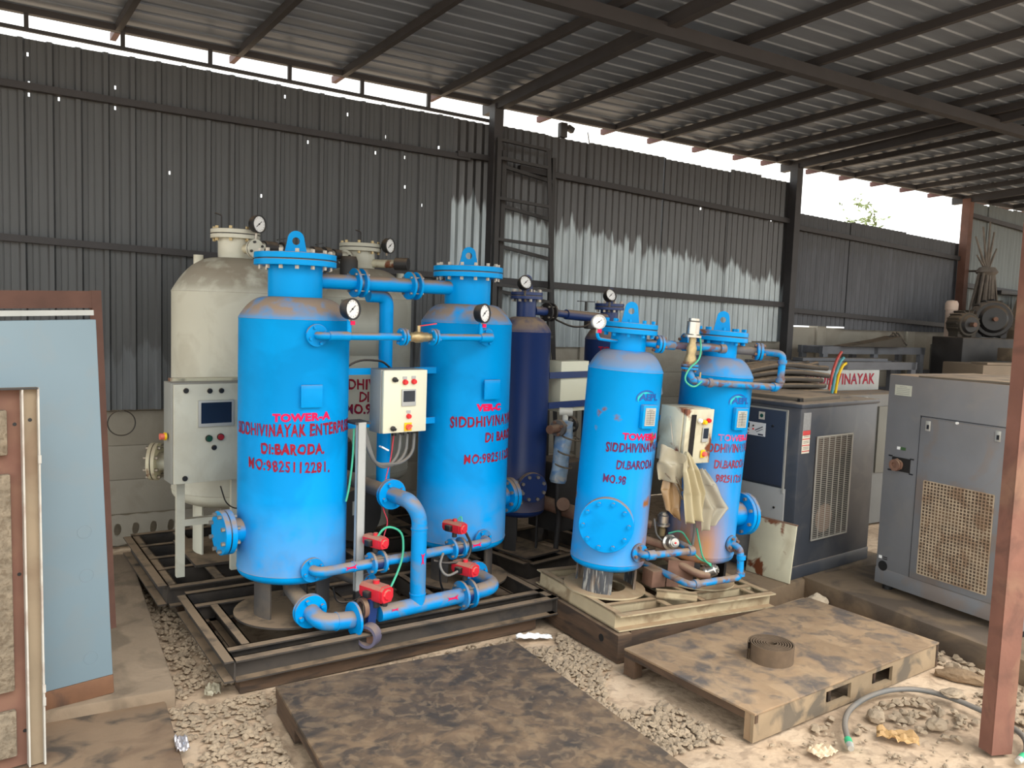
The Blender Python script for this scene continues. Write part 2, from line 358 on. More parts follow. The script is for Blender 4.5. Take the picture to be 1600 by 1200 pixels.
# ---- profiled sheet walls
def sheet_wall(name, s0, s1, zb, zt, prof, pitch, mat, holes=(), label=None, tilt=0.0, t0=0.0):
    br = []
    k = math.floor(s0 / pitch)
    while k * pitch < s1:
        for ds, dt in prof:
            s = k * pitch + ds * pitch
            if s0 < s < s1: br.append((s, dt))
        k += 1
    def toff(s):
        q = (s / pitch) % 1.0; P = list(prof) + [(1.0, prof[0][1])]
        for (a, x), (b, y) in zip(P, P[1:]):
            if a <= q <= b: return x + (y - x) * (q - a) / max(b - a, 1e-6)
        return 0
    br += [(s0, toff(s0)), (s1, toff(s1))]
    hw, hh = .005, .012
    for hs, hz in holes:
        for d in (-hw, hw): br.append((hs + d, toff(hs + d)))
    br.sort(); m = MB(); c = (s0 + s1) / 2
    for (a, ta), (b, tb) in zip(br, br[1:]):
        if b - a < 1e-6: continue
        mid = (a + b) / 2; za, zb_ = zt(a), zt(b); cuts = sorted(hz for hs, hz in holes if abs(hs - mid) < hw)
        zz = zb
        def Q(z0a, z0b, z1a, z1b): m.quad([(a, t0 + ta, z0a), (b, t0 + tb, z0b), (b, t0 + tb, z1b), (a, t0 + ta, z1a)])
        lo = zb
        for hz in cuts: Q(lo, lo, hz - hh, hz - hh); lo = hz + hh
        Q(lo, lo, za, zb_)
    bmesh.ops.remove_doubles(m.bm, verts=m.bm.verts[:], dist=1e-5)
    o = at_wall(m.build(name, mat, sharp=25, normals=False))
    if tilt:
        o.rotation_euler = (0, tilt, WA)
    return struct(o, label)
BOXP = [(0, 0), (.10, 0), (.17, -.022), (.33, -.022), (.40, 0), (.55, 0), (.565, -.003), (.585, -.003), (.6, 0), (.78, 0), (.795, -.003), (.815, -.003), (.83, 0)]
SINP = [(i / 6, -.011 * math.cos(2 * math.pi * i / 6)) for i in range(6)]
HOLES = [(-0.581, 3.363), (-0.576, 3.181), (-0.577, 3.108), (-0.405, 3.106), (-0.066, 3.235), (-0.067, 3.098), (0.28, 2.702), (1.087, 3.354), (1.099, 3.13), (1.266, 3.043), (0.919, 2.604), (1.575, 3.294), (1.89, 3.165), (1.81, 3.03), (2.352, 3.137), (2.059, 3.024), (2.068, 2.789), (2.215, 2.654)]
rnd = random.Random(3)
sheet_wall('wall_back', -3.0, 2.49, 1.02, lambda s: 3.455 - .022 * s + .006 * math.sin(s * 3), BOXP, .166, SHEETL, HOLES, 'dark grey box-profile sheet wall with pinholes of daylight')
edges = [2.47, 2.93, 3.39, 3.87, 4.33, 4.76, 5.19, 5.63, 6.02, 6.52]
for i, (a, b) in enumerate(zip(edges, edges[1:])):
    dz = rnd.uniform(-.012, .016); hol = [h for h in ((3.924, 3.017), (6.25, 2.875), (5.255, 2.906)) if a < h[0] < b]
    sheet_wall('wall_back_corrugated', a, b + .03, 1.47 + .033 * (a - 2.47), lambda s, dz=dz: 3.47 - .026 * s + dz, SINP, .0765, SHEETG, hol, 'corrugated galvanised wall sheet with scraped bright zinc lower half', t0=-.012 * (i % 2))
edges = [6.53, 7.5, 8.45, 9.52]
for i, (a, b) in enumerate(zip(edges, edges[1:])):
    sheet_wall('wall_back_low', a, b + .06, 1.768 if i == 0 else 1.74, lambda s, i=i: 3.27 - .0425 * s + .01 * (i % 2), SINP, .0765, SHEETD, (), 'low dark corrugated sheet wall below open sky', t0=-.01 * (i % 2))
edges = [9.6, 10.15, 10.7, 11.25, 11.8, 12.35, 13.4]
for i, (a, b) in enumerate(zip(edges, edges[1:])):
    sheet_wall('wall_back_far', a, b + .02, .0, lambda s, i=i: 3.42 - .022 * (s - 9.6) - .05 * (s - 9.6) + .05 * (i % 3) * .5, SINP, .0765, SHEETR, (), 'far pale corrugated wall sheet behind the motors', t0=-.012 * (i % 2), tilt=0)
# ---- precast concrete boundary wall behind and below the sheets
def boxes(name, items, mat, label=None):
    m = MB()
    for c, d in items: m.box(c, d, bev=.008)
    return struct(at_wall(m.build(name, mat)), label)
it = []
for k in range(-2, 7):
    a, b = k * 1.62 - .9, (k + 1) * 1.62 - .9
    for z in range(7):
        if k in (-2, -1, 0) and z == 0: continue
        it.append((((a + b) / 2, .09, .25 * z + .128), (b - a - .012, .05, .2505)))
boxes('wall_back_concrete', it, PRECAST, 'grey precast concrete plank wall under the metal sheets')
boxes('column_precast', [((k * 1.62 - .9, .1, .88), (.15, .13, 1.78)) for k in range(-2, 8)], PRECAST, 'slim precast concrete wall posts')
# perforated bottom course (ovals and triangles cut through)
m = MB(); z0, z1 = .02, .252
a = -3.0
while a < 2.3:
    w = .12; cx = a + w / 2; cz = (z0 + z1) / 2
    N = 12; inner = [(cx + .026 * math.cos(2 * math.pi * i / N), cz + .05 * math.sin(2 * math.pi * i / N)) for i in range(N)]
    outer = []
    for i in range(N):
        t = 2 * math.pi * i / N; dx, dz = math.cos(t), math.sin(t); k = min((w / 2) / max(abs(dx), 1e-6), ((z1 - z0) / 2) / max(abs(dz), 1e-6)); outer.append((cx + dx * k, cz + dz * k))
    for i in range(N):
        j = (i + 1) % N
        m.quad([(outer[i][0], .07, outer[i][1]), (outer[j][0], .07, outer[j][1]), (inner[j][0], .07, inner[j][1]), (inner[i][0], .07, inner[i][1])])
        m.quad([(inner[i][0], .07, inner[i][1]), (inner[j][0], .07, inner[j][1]), (inner[j][0], .11, inner[j][1]), (inner[i][0], .11, inner[i][1])])
    a += w
struct(at_wall(m.build('wall_back_perforated', PRECAST, sharp=30)), 'perforated decorative concrete course at the foot of the wall')

m = MB().box((-.5, .2, .12), (5.4, .03, .3)); struct(at_wall(m.build('wall_back_backing', PRECAST)), 'plain backing panel added behind the perforated course to keep its holes dark')  # added backing panel: blocks daylight from the yard behind the cut-outs
# ---- girts, posts, eave strip
def sbar(name, p0, p1, w, h, mat, label=None):
    return struct(at_wall(MB().bar(p0, p1, w, h).build(name, mat)), label)
sbar('beam_girt', (-3, -.05, 3.20), (2.62, -.05, 3.078), .05, .045, STEELD, 'upper dark wall rail on the left bay')
sbar('beam_girt', (2.5, -.06, 3.10), (2.95, -.06, 3.092), .05, .045, STEELD)
sbar('beam_girt', (3.1, -.06, 3.05), (6.5, -.06, 2.875), .05, .05, STEELD, 'upper dark wall rail on the middle bay')
sbar('beam_girt', (6.5, -.06, 2.825), (9.5, -.06, 2.67), .05, .05, STEELD, 'upper dark rail on the low wall')
sbar('beam_girt', (-3, -.05, 2.235), (2.85, -.05, 2.075), .05, .045, STEELD, 'lower dark wall rail on the left bay')
sbar('beam_girt', (2.85, -.06, 2.075), (6.5, -.06, 1.985), .05, .055, STEELD, 'lower dark wall rail on the middle bay')
sbar('beam_girt', (6.5, -.06, 1.935), (9.5, -.06, 1.825), .05, .05, STEELD, 'lower dark rail on the low wall')
sbar('beam_girt', (9.55, -.06, 3.235), (13.4, -.06, 2.96), .05, .05, STEELD, 'upper dark rail on the far wall')
sbar('beam_girt', (9.55, -.06, 2.35), (13.4, -.06, 2.2), .06, .06, STEELD, 'mid rail on the far wall')
for i, s in enumerate((2.84, 6.48, 9.55, 12.6)):
    top = zr(s, 0) - .06
    struct(at_wall(MB().box((s, -.1, top / 2), (.085, .1, top)).build('column', OLDBRN if i == 2 else STEELD)), ['dark steel shed column behind the ladder frame', 'dark steel shed column between the tall and low walls', 'rust-brown far shed column lit by the sky', 'far dark shed column'][i])
sbar('beam_eave', (-3.2, -.02, zr(-3.2, 0) - .035), (13.4, -.02, zr(13.4, 0) - .035), .05, .042, STEELD, 'eave beam carrying the roof edge along the wall')
sbar('beam_chord', (-3.2, -.02, 3.587), (2.86, -.02, 3.415), .026, .024, STEELD, 'thin lower chord of the eave strip over the left bay')
for k in range(8):
    s = -1.72 + k * .567
    sbar('beam_stub', (s, -.02, 3.494 - .028 * s), (s, -.02, zr(s, 0) - .05), .028, .028, STEELD)
# ---- roof
m = MB(); pitch = .155
prof = []; t = .12
while t > -4.95:
    for dt, dz in ((0, 0), (.07, 0), (.078, -.009), (.1, -.009), (.108, 0)):
        prof.append((t - dt, dz))
    t -= pitch
ss = [-3.6 + i * .85 for i in range(21)]
V = [[m.bm.verts.new((s, t, zr(s, t) + dz + .012)) for t, dz in prof] for s in ss]
for A, B in zip(V, V[1:]):
    for j in range(len(prof) - 1): m._f([A[j], B[j], B[j + 1], A[j + 1]])
struct(at_wall(m.build('ceiling', ROOFM, sharp=20, normals=False)), 'ribbed metal roof sheets seen from below')
PX = .092
purl = [-1.6, -.83, -.05, .75, 1.53, 2.36, 3.43, 4.14, 4.7, 5.28, 5.84, 6.25, 6.95, 7.5, 8.05, 8.6, 9.15, 10.1, 10.65, 11.2, 11.8, 12.3]
for s in purl:
    L = 4.9
    m = MB(); m.bar((s, 0, zr(s, 0) - .03), (s + PX * L, -L, zr(s + PX * L, -L) - .03), .04, .055)
    o = struct(at_wall(m.build('beam_purlin', STEELD)))
    m = MB(); m.bar((s - PX * .17, .17, zr(s, .17) - .034), (s, .0, zr(s, 0) - .034), .038, .05)
    tip = m.build('purlin_tip', PRIMER, o); o['label'] = 'dark roof purlin with a red primed end past the eave'
for s in (2.84, 6.48, 9.55, 12.6):
    L = 4.9
    struct(at_wall(MB().bar((s, .1, zr(s, .1) - .07), (s + .04 * L, -L, zr(s + .04 * L, -L) - .07), .07, .085).build('beam_rafter', STEELD)), 'main roof rafter running from the back column to the yard side')
sbar('beam_cross', (-3.4, -2.2, zr(-3.4, -2.2) - .125), (13.4, -2.15, zr(13.4, -2.15) - .125), .075, .08, STEELD, 'heavy roof beam crossing under the purlins')
sbar('beam_front', (-3.4, -4.62, zr(-3.4, -4.62) - .13), (13.4, -4.62, zr(13.4, -4.62) - .13), .09, .1, STEELD, 'roof beam along the open yard side')
# ---- yard-side columns: the near one stands right of frame
def channel(h, w=.1, d=.07):
    m = MB(); m.box((0, 0, h / 2), (w, .008, h)); m.box((-w / 2 + .004, d / 2, h / 2), (.008, d, h)); m.box((w / 2 - .004, d / 2, h / 2), (.008, d, h))
    m.box((0, d - .01, h / 2), (w * .96, .006, h)); return m
o = channel(3.72).build('column', RUSTC); o.location = (2.135, 3.40, 0); o.rotation_euler = (0, 0, R(12))
struct(o, 'rusty red-brown steel column standing in the foreground at right')
o = channel(3.6).build('column', RUSTC); o.location = S(6.9, -4.62, 0); o.rotation_euler = (0, 0, R(12)); struct(o, 'yard-side steel column outside the view')

# ---- plinths and slabs
def slab(name, loc, ang, x0, x1, y0, y1, z0, z1, mat, label, bev=.012):
    o = MB().box(((x0 + x1) / 2, (y0 + y1) / 2, (z0 + z1) / 2), (x1 - x0, y1 - y0, z1 - z0), bev=bev).build(name, mat); o.location = loc; o.rotation_euler = (0, 0, R(ang)); return struct(o, label)
slab('floor_plinth', (-1.451, 3.579, 0), 29.5, -2.5, 0, 0, 2.25, -.05, .08, CONC, 'dusty concrete plinth under the leaning panels')
slab('floor_slab', (1.83, 5.33, 0), 38, -.45, 1.2, -.05, 1.0, -.05, .11, CONCD, 'concrete plinth under the charcoal compressor')
slab('floor_slab', (2.17, 5.4, 0), -62, -.1, 2.2, -.17, 1.5, -.05, .125, CONCD, 'oil-darkened concrete plinth under the grey dryer')

# ---- lattice ladder frame standing against the wall
t = thing('ladder_frame', 'tall black steel ladder frame standing against the wall beside the shed column', 'ladder', S(3.1, -.2, 0), WA)
def lf(name, p0, p1, w=.035, h=.035): return MB().bar(p0, p1, w, h).build(name, BLACKST, t)
lf('rail', (-.36, -.12, 0), (-.30, -.03, 3.22), .04, .04); lf('rail', (.37, -.12, 0), (.19, -.03, 3.2), .035, .035)
lf('rail', (.345, .06, 0), (.30, .06, 3.16), .035, .035); lf('rail', (-.2, .06, 0), (-.2, .06, 3.16), .04, .04)
for z in (3.2, 3.05, 2.72, 2.38, 2.0, 1.6, 1.2, .8):
    x = .37 - .18 * z / 3.2
    lf('rung', (-.32, -.12 + .09 * z / 3.2, z + .03), (x, -.12 + .09 * z / 3.2, z), .03, .025)
    if z < 3.1: lf('rung', (-.2, .06, z - .02), (.32, .06, z - .1), .03, .028)
o = MB().pipe([(-.04 + .09 * math.cos(R(a_)), -.03, .93 + .09 * math.sin(R(a_))) for a_ in range(100, 441, 20)], .004, .05, 6).build('wire_loop', BLACKST); at_wall(o); tag(o, 'thin dark wire loop hanging from the bottom edge of the left wall sheet', 'wire')
# ---- flood lamp under the eave, slack wires, tree beyond the wall
t = thing('flood_light', 'small dark flood light hanging below the roof edge', 'light', S(3.56, -.02, 3.42), WA)
MB().box((0, 0, .02), (.07, .06, .13), bev=.006).build('housing', BLACKST, t)
MB().box((.1, .03, .05), (.07, .05, .05), Matrix.Rotation(.4, 4, 'Y'), bev=.006).build('lamp_head', BLACKST, t)
MB().bar((0, 0, .06), (.09, .03, .06), .015, .015).build('bracket', BLACKST, t)
tag(at_wall(MB().pipe([(3.95, .15, 3.5), (4.3, .6, 3.43), (4.9, 1.2, 3.38), (6.3, 1.9, 3.50), (8.6, 2.4, 3.7)], .006, .2, 6).build('overhead_cable', BLACKST)), 'thin black cable sagging across the sky gap above the wall', 'cable')
t = thing('tree', 'green leafy tree branch showing above the low wall against the sky', 'tree', S(9.6, 1.2, 0), WA)
LEAF = pm('leaf_green', (120, 132, 84), .6, var=.3, scale=20); BARK = pm('bark', (92, 76, 60), .9, var=.2)
MB().pipe([(.75, .5, 0), (.75, .5, 2.2), (.5, .3, 2.7), (-.1, .1, 3.1)], .014, .4).build('trunk', BARK, t)
m = MB(); rl = random.Random(5)
for k in range(26):
    b0 = Vector((.25, .05, 2.7)) + Vector((-.7, 0, .75)) * rl.uniform(0, 1) + Vector((rl.uniform(-.1, .3), rl.uniform(-.2, .2), rl.uniform(-.2, .1)))
    dr = Vector((rl.uniform(-1, .5), rl.uniform(-.6, .6), rl.uniform(-.3, .6))).normalized()
    for i in range(14):
        p = b0 + dr * .025 * i; d2 = (dr * .6 + Vector((rl.uniform(-1, 1), rl.uniform(-1, 1), rl.uniform(-1, .3)))).normalized() * .085
        sd = dr.cross(d2).normalized() * .013
        m.quad([p, p + d2 * .5 + sd, p + d2, p + d2 * .5 - sd])
f = m.build('foliage', LEAF, t, normals=False); f['kind'] = 'stuff'
# ================================================================== shared machine parts
def gauge(root, c, face, r=.05, tail=None, mat=None):
    """round dial: black case, white dial, needle; stem to tail"""
    c, n = Vector(c), Vector(face).normalized(); B = Matrix.Translation(c) @ basis(n)
    g = MB().lathe([(0, -.03), (r * .9, -.03), (r, -.02), (r * 1.08, .012), (r * 1.08, .02), (r * .93, .02), (r * .93, .012)], 32, B)
    o = g.build('pressure_gauge', mat or BLK, root)
    MB().lathe([(0, .013), (r * .94, .013)], 32, B).build('dial', WHITE, o, normals=False)
    k = MB(); a = R(40)
    k.box(B @ Vector((0, 0, .0155)), (r * .07, r * 1.05, .001), (B @ Matrix.Rotation(a, 4, 'Z')))
    k.lathe([(0, .017), (r * .1, .017), (r * .1, .014)], 10, B)
    for i in range(11):
        q = R(-225 + 27 * i); p = B @ Vector((math.cos(q) * r * .76, math.sin(q) * r * .76, .0145)); k.box(p, (r * .14, r * .03, .0006), B @ Matrix.Rotation(q, 4, 'Z'))
    k.build('needle', BLK, o)
    if tail is not None: MB().cyl(c + (Vector(tail) - c).normalized() * r * .95, tail, .008, seg=10).build('gauge_stem', ZINC, o)
    return o
def lug(root, c, w, h, th, mat, rot=0.0, hole=.17):
    """lifting lug: rounded plate with an eye"""
    N = 16; out = [(-w / 2, 0), (w / 2, 0)]; 
    arc = [(w * .36 * math.cos(math.pi * i / N), h - w * .36 + w * .36 * math.sin(math.pi * i / N)) for i in range(N + 1)]
    poly = [(w / 2, 0)] + arc + [(-w / 2, 0)]
    m = MB(); M = Matrix.Translation(Vector(c)) @ Matrix.Rotation(rot, 4, 'Z') @ Matrix.Rotation(R(90), 4, 'X'); hc = (0, h * .56); hr = w * hole
    outer = []; K = 28
    def hit(dx, dy):
        best = None
        P = poly
        for (x1, y1), (x2, y2) in zip(P, P[1:] + P[:1]):
            ex, ey = x2 - x1, y2 - y1; den = dx * ey - dy * ex
            if abs(den) < 1e-9: continue
            tt = ((x1 - hc[0]) * ey - (y1 - hc[1]) * ex) / den; uu = ((x1 - hc[0]) * dy - (y1 - hc[1]) * dx) / den
            if tt > 0 and -1e-6 <= uu <= 1 + 1e-6 and (best is None or tt < best): best = tt
        return (hc[0] + dx * best, hc[1] + dy * best)
    rays = [2 * math.pi * i / K for i in range(K)] + [math.atan2(0 - hc[1], w / 2), math.atan2(0 - hc[1], -w / 2) % (2 * math.pi)]
    rays = sorted(a % (2 * math.pi) for a in rays)
    O = [hit(math.cos(a), math.sin(a)) for a in rays]; I = [(hc[0] + hr * math.cos(a), hc[1] + hr * math.sin(a)) for a in rays]
    for z, fl in ((-th / 2, 0), (th / 2, 1)):
        vo = [m.bm.verts.new(M @ Vector((x, y, z))) for x, y in O]; vi = [m.bm.verts.new(M @ Vector((x, y, z))) for x, y in I]
        for i in range(len(O)):
            j = (i + 1) % len(O); m._f([vo[i], vo[j], vi[j], vi[i]])
        if fl == 0: a0, b0 = vo, vi
    for i in range(len(O)):
        j = (i + 1) % len(O); m._f([a0[i], a0[j], vo[j], vo[i]]); m._f([b0[i], vi[i], vi[j], b0[j]])
    return m.build('lifting_lug', mat, root)
def tank(root, c, r, zb, zs, zn, zg, rn, rf, mat, neckmat=None, name='pressure_tank', fth=.03, nb=12, dish=None, fpair=True, lugw=.11, lugrot=0.0, lugh=.13, bmat=None, seam=True):
    """dished vessel: bottom weld zb, shoulder zs, neck base zn, joint of the top flange zg"""
    x, y = c; M = Matrix.Translation((x, y, 0)); d = dish or r * .32
    prof = [(0, zb - d)]
    for i in range(1, 13):
        a = i / 12; rr = r * math.sin(a * math.pi / 2); prof.append((rr, zb - d * math.cos(a * math.pi / 2) ** .8 if i < 12 else zb))
    prof += [(r, zb + .001)]
    if seam: prof += [(r + .0025, zb + .004), (r, zb + .008)]
    prof += [(r, (zb + zs) / 2)]
    if seam: prof += [(r, zs - .008), (r + .0025, zs - .004), (r, zs - .001)]
    prof += [(r, zs)]
    H = zn - zs
    for i in range(1, 13):
        q = i / 12; rr = r + (rn - r) * q
        prof.append((rr, zs + H * (1 - (max(0.0, 1 - q)) ** 2.4)))
    prof += [(rn, zn)]
    sh = MB().lathe(prof, 64, M).build(name, mat, root, sharp=50)
    MB().lathe([(rn * .99, zn - .01), (rn, zn - .005), (rn, zg - fth), (rn * .99, zg - fth)], 40, M).build('neck', neckmat or mat, sh, sharp=50)
    fl = flange(root, 'top_flange', (x, y, zg), (0, 0, 1), rf, fth, mat, nb, .011, .86, .005, BLK, fpair, .3, bmat)
    if lugw: lug(fl, (x, y, zg + fth), lugw, lugh, .016, mat, lugrot)
    return sh, fl
def skirt(root, c, r, z0, z1, mat, angs, half=.55, th=.012):
    for a in angs:
        m = MB(); m.lathe([(r, z0), (r, z1), (r - th, z1), (r - th, z0), (r, z0)], 10, Matrix.Translation((c[0], c[1], 0)), a - half, a + half)
        # close the ends
        for q in (a - half, a + half):
            m.quad([(c[0] + rr * math.cos(q), c[1] + rr * math.sin(q), z) for rr, z in ((r, z0), (r, z1), (r - th, z1), (r - th, z0))])
        m.build('support_leg', mat, root)
def chan(m, p0, p1, h, w, th=.008, side=1):
    """C-channel from p0 to p1 standing on its bottom flange, flanges opening to 'side'"""
    p0, p1 = Vector(p0), Vector(p1); d = (p1 - p0).normalized(); n = Vector((-d.y, d.x, 0)) * side; up = Vector((0, 0, h))
    m.bar(p0 + n * th / 2 + up / 2, p1 + n * th / 2 + up / 2, th, h)
    for z in (th / 2, h - th / 2): m.bar(p0 + n * w / 2 + Vector((0, 0, z)), p1 + n * w / 2 + Vector((0, 0, z)), w, th)
def actuator(root, c, ax, mat=RED, L=.14, w=.062, h=.062):
    """red pneumatic rotary actuator lying along ax on top of a valve"""
    c, ax = Vector(c), Vector(ax).normalized(); B = basis(ax, (0, 0, 1)); m = MB()
    pr = [(-h * .5, -w * .32), (-h * .5, w * .32), (-h * .2, w * .5), (h * .3, w * .5), (h * .5, w * .3), (h * .5, -w * .3), (h * .3, -w * .5), (-h * .2, -w * .5)]
    m.prism(pr, L * .78, Matrix.Translation(c - ax * L * .39) @ B)
    o = m.build('valve_actuator', mat, root)
    for s in (-1, 1):
        m = MB(); m.prism([(x * .9, y * .92) for x, y in pr], L * .1, Matrix.Translation(c + ax * (L * .39 if s > 0 else -L * .49)) @ B)
        m.cyl(c + ax * s * L * .48, c + ax * s * L * .53, w * .36, w * .28, 8); m.build('end_cap', mat, o)
    MB().cyl(c + (B @ Vector((h * .5, 0, 0))), c + (B @ Vector((h * .72, 0, 0))), w * .2, seg=12).build('position_indicator', mat, o)
    MB().box(c + (B @ Vector((-h * .05, w * .62, -.01))), (.034, .03, .04), B, bev=.004).build('solenoid_block', BLK, o)
    MB().cyl(c + (B @ Vector((-h * .5, 0, 0))), c + (B @ Vector((-h * .95, 0, 0))), w * .22, seg=12).build('valve_neck', BLACKST, o)
    return o
def wafer(root, c, ax, r, rf, gap, pm_, bm_, nb=4, th=.014):
    """two pipe flanges with a wafer valve clamped between by long bolts"""
    c, ax = Vector(c), Vector(ax).normalized()
    f = MB(); M = Matrix.Translation(c) @ basis(ax)
    for z in (-gap / 2 - th, gap / 2): f.lathe([(0, z), (rf, z), (rf, z + th), (0, z + th)], 32, M)
    o = f.build('pipe_flange', pm_, root)
    MB().lathe([(0, -gap / 2), (r, -gap / 2), (r, gap / 2), (0, gap / 2)], 28, M).build('valve_body', bm_, o)
    B = basis(ax)
    for i in range(nb):
        a = .78 + 2 * math.pi * i / nb; d = (B @ Vector((math.cos(a), math.sin(a), 0))) * rf * .8
        bolt(o, c + d - ax * (gap / 2 + th + .014), c + d + ax * (gap / 2 + th + .014), .007, ZINC)
    return o
def arrow(root, c, xd, yd, mat, s=.03):
    c = Vector(c); f = on_plane(c, xd, yd, .0)
    m = MB(); P = [(-s, -s * .32), (-s * .5, -s * .14), (s * .35, -s * .14), (s, -s * .4), (s * .7, 0), (s, s * .4), (s * .35, s * .14), (-s * .5, s * .14), (-s, s * .32), (-s * .7, 0)]
    m.prism([(x, y) for x, y in P], .0015, Matrix.Translation(c) @ Matrix((Vector(xd).normalized(), Vector(yd).normalized(), Vector(xd).cross(Vector(yd)).normalized())).transposed().to_4x4())
    return m.build('flow_arrow', mat, root)
def cabinet(root, c, w, h, d, mat_side, mat_door, rot=0.0, lip=.012, name='control_cabinet'):
    """wall-box with a proud door on its -y face; returns (body, door, place(x,z) on door face)"""
    M = Matrix.Translation(Vector(c)) @ Matrix.Rotation(rot, 4, 'Z')
    b = MB().box(M @ Vector((0, lip, 0)), (w, d - lip, h), M, bev=.004).build(name, mat_side, root)
    dr = MB().box(M @ Vector((w * .01, -d / 2 + lip * .2, 0)), (w * .985, lip * 1.8, h * .985), M, bev=.003).build('cabinet_door', mat_door, b)
    return b, dr, M
def knob(root, M, x, z, y, r, mat, L=.018, name='push_button', ring=None):
    m = MB(); p = M @ Vector((x, y, z)); n = -(M.to_3x3() @ Vector((0, 1, 0)))
    m.cyl(p, p + n * L * .5, r * 1.15, seg=18)
    m.mat(1).cyl(p + n * L * .5, p + n * L, r, r * .9, 18)
    return m.build(name, [ring or mat, mat], root)

# ================================================================== BIG BLUE TWIN-TOWER SKID
G1 = thing('nitrogen_generator_skid', 'large bright blue twin tower gas skid with red valve actuators standing in the middle', 'gas generator', (-.717, 4.66, 0), R(38.5))
AX, BX = -.537, .553
fr = Matrix.Rotation(R(-5), 4, 'Z')
def F1(x, y, z): return fr @ Vector((x, y, z)) + Vector((-.01, -.06, 0))
m = MB(); h = .1
chan(m, F1(-.96, -.455, .08), F1(.86, -.455, .08), h, .055, side=-1)
chan(m, F1(.86, .5, .08), F1(-.96, .5, .08), h, .05, side=-1)
chan(m, F1(-.96, .5, .08), F1(-.96, -.5, .08), h, .05, side=-1)
chan(m, F1(.86, -.5, .08), F1(.86, .5, .08), h, .05, side=1)
chan(m, F1(-.96, -.33, .08), F1(.86, -.33, .08), h, .05, side=-1)
chan(m, F1(-.96, .33, .08), F1(.86, .33, .08), h, .05, side=-1)
for x in (-.84, -.22, .22, .82): chan(m, F1(x, -.33, .08), F1(x, .33, .08), h - .002, .045, side=1 if x < 0 else -1)
m.build('skid_frame', SKIDM, G1)
for x in (AX, BX):
    MB().lathe([(0, .18), (.295, .18), (.295, .19), (0, .19)], 48, Matrix.Translation((x, 0, 0))).build('base_plate', SKIDM, G1)
    skirt(G1, (x, 0), .2, .19, .415, DARKP, [R(-165), R(-55), R(60)], .34)
tA, fA = tank(G1, (AX, 0), .28, .437, 1.733, 1.84, 2.03, .137, .207, BLUE, lugw=.115, lugh=.12, lugrot=R(-14), dish=.075, nb=14)
tB, fB = tank(G1, (BX, 0), .272, .437, 1.733, 1.84, 2.03, .137, .207, BLUE, lugw=.115, lugh=.12, lugrot=R(-25), dish=.075, nb=14)
# name plates, stickers and hand-painted lettering
for t_, x, a in ((tA, AX, -97), (tB, BX, -93)):
    a = R(a); p = Vector((x + .293 * math.cos(a), .293 * math.sin(a), 1.355)); M = Matrix.Rotation(a + R(90), 4, 'Z')
    MB().box(p, (.108, .012, .112), M, bev=.002).build('name_plate', BLUE, t_)
    b = MB(); b.box(p - Vector((.012 * math.cos(a), .012 * math.sin(a), 0)), (.05, .03, .05), M); b.build('plate_bracket', BLUE, t_)
ca = R(-112)
lettering(tA, 'painted_lettering', 'TOWER-A', .052, PINK, on_cyl((AX, 0), .28, R(-105), 1.232, .03), .0028, 1.15, spacing=1.08)
lettering(tA, 'painted_lettering', 'SIDDHIVINAYAK ENTERPRISE.', .083, REDL, on_cyl((AX, 0), .28, ca + R(2), 1.157, .015), .0026, .6, .006, spacing=1.14)
lettering(tA, 'painted_lettering', 'Di:BARODA.', .072, REDL, on_cyl((AX, 0), .28, ca - R(2), 1.066, -.01), .0028, .74, .006, spacing=1.14)
lettering(tA, 'painted_lettering', 'MO:9825112281.', .074, REDL, on_cyl((AX, 0), .28, ca - R(7), .978, -.05), .002, .74, .006, spacing=1.14)
lettering(tB, 'painted_lettering', 'VER-C', .052, PINK, on_cyl((BX, 0), .272, R(-92), 1.232, .0), .0035, 1.15)
lettering(tB, 'painted_lettering', 'SIDDHIVINAYAK ENTERPRISE.', .083, REDL, on_cyl((BX, 0), .272, R(-142), 1.135, .03), .0026, .72, .006, 'LEFT', 1.14)
lettering(tB, 'painted_lettering', 'Di BARODA.', .074, REDL, on_cyl((BX, 0), .272, R(-98), 1.05, .02), .0028, .76, .006, 'LEFT', 1.14)
lettering(tB, 'painted_lettering', 'MO:9825112281.', .074, REDL, on_cyl((BX, 0), .272, R(-124), .925, .03), .002, .74, .006, 'LEFT', 1.12)
# manholes on the outer sides
for x, sx, z, rr in ((AX, -1, .65, .112), (BX, 1, .64, .112)):
    MB().cyl((x + sx * .24, 0, z), (x + sx * .35, 0, z), .062, seg=28).build('side_nozzle', BLUE, G1)
    flange(G1, 'blind_flange', (x + sx * .36, 0, z), (sx, 0, 0), rr, .026, BLUE, 8, .011, .84, .006)
# cross pipe between the necks
m = MB(); 
for a, b in ((AX + .12, -.2), (-.15, .15), (.19, BX - .12)): m.cyl((a, 0, 1.932), (b, 0, 1.932), .04, seg=24)
m.build('top_cross_pipe', BLUE, G1)
for x in (-.175, .17): wafer(G1, (x, 0, 1.932), (1, 0, 0), .046, .078, .03, BLUE, STEEL)
MB().pipe([(-.06, .1, 1.87), (.06, .1, 1.87), (.06, .1, .75)], .04, .09, 20).build('down_pipe', BLUE, G1)
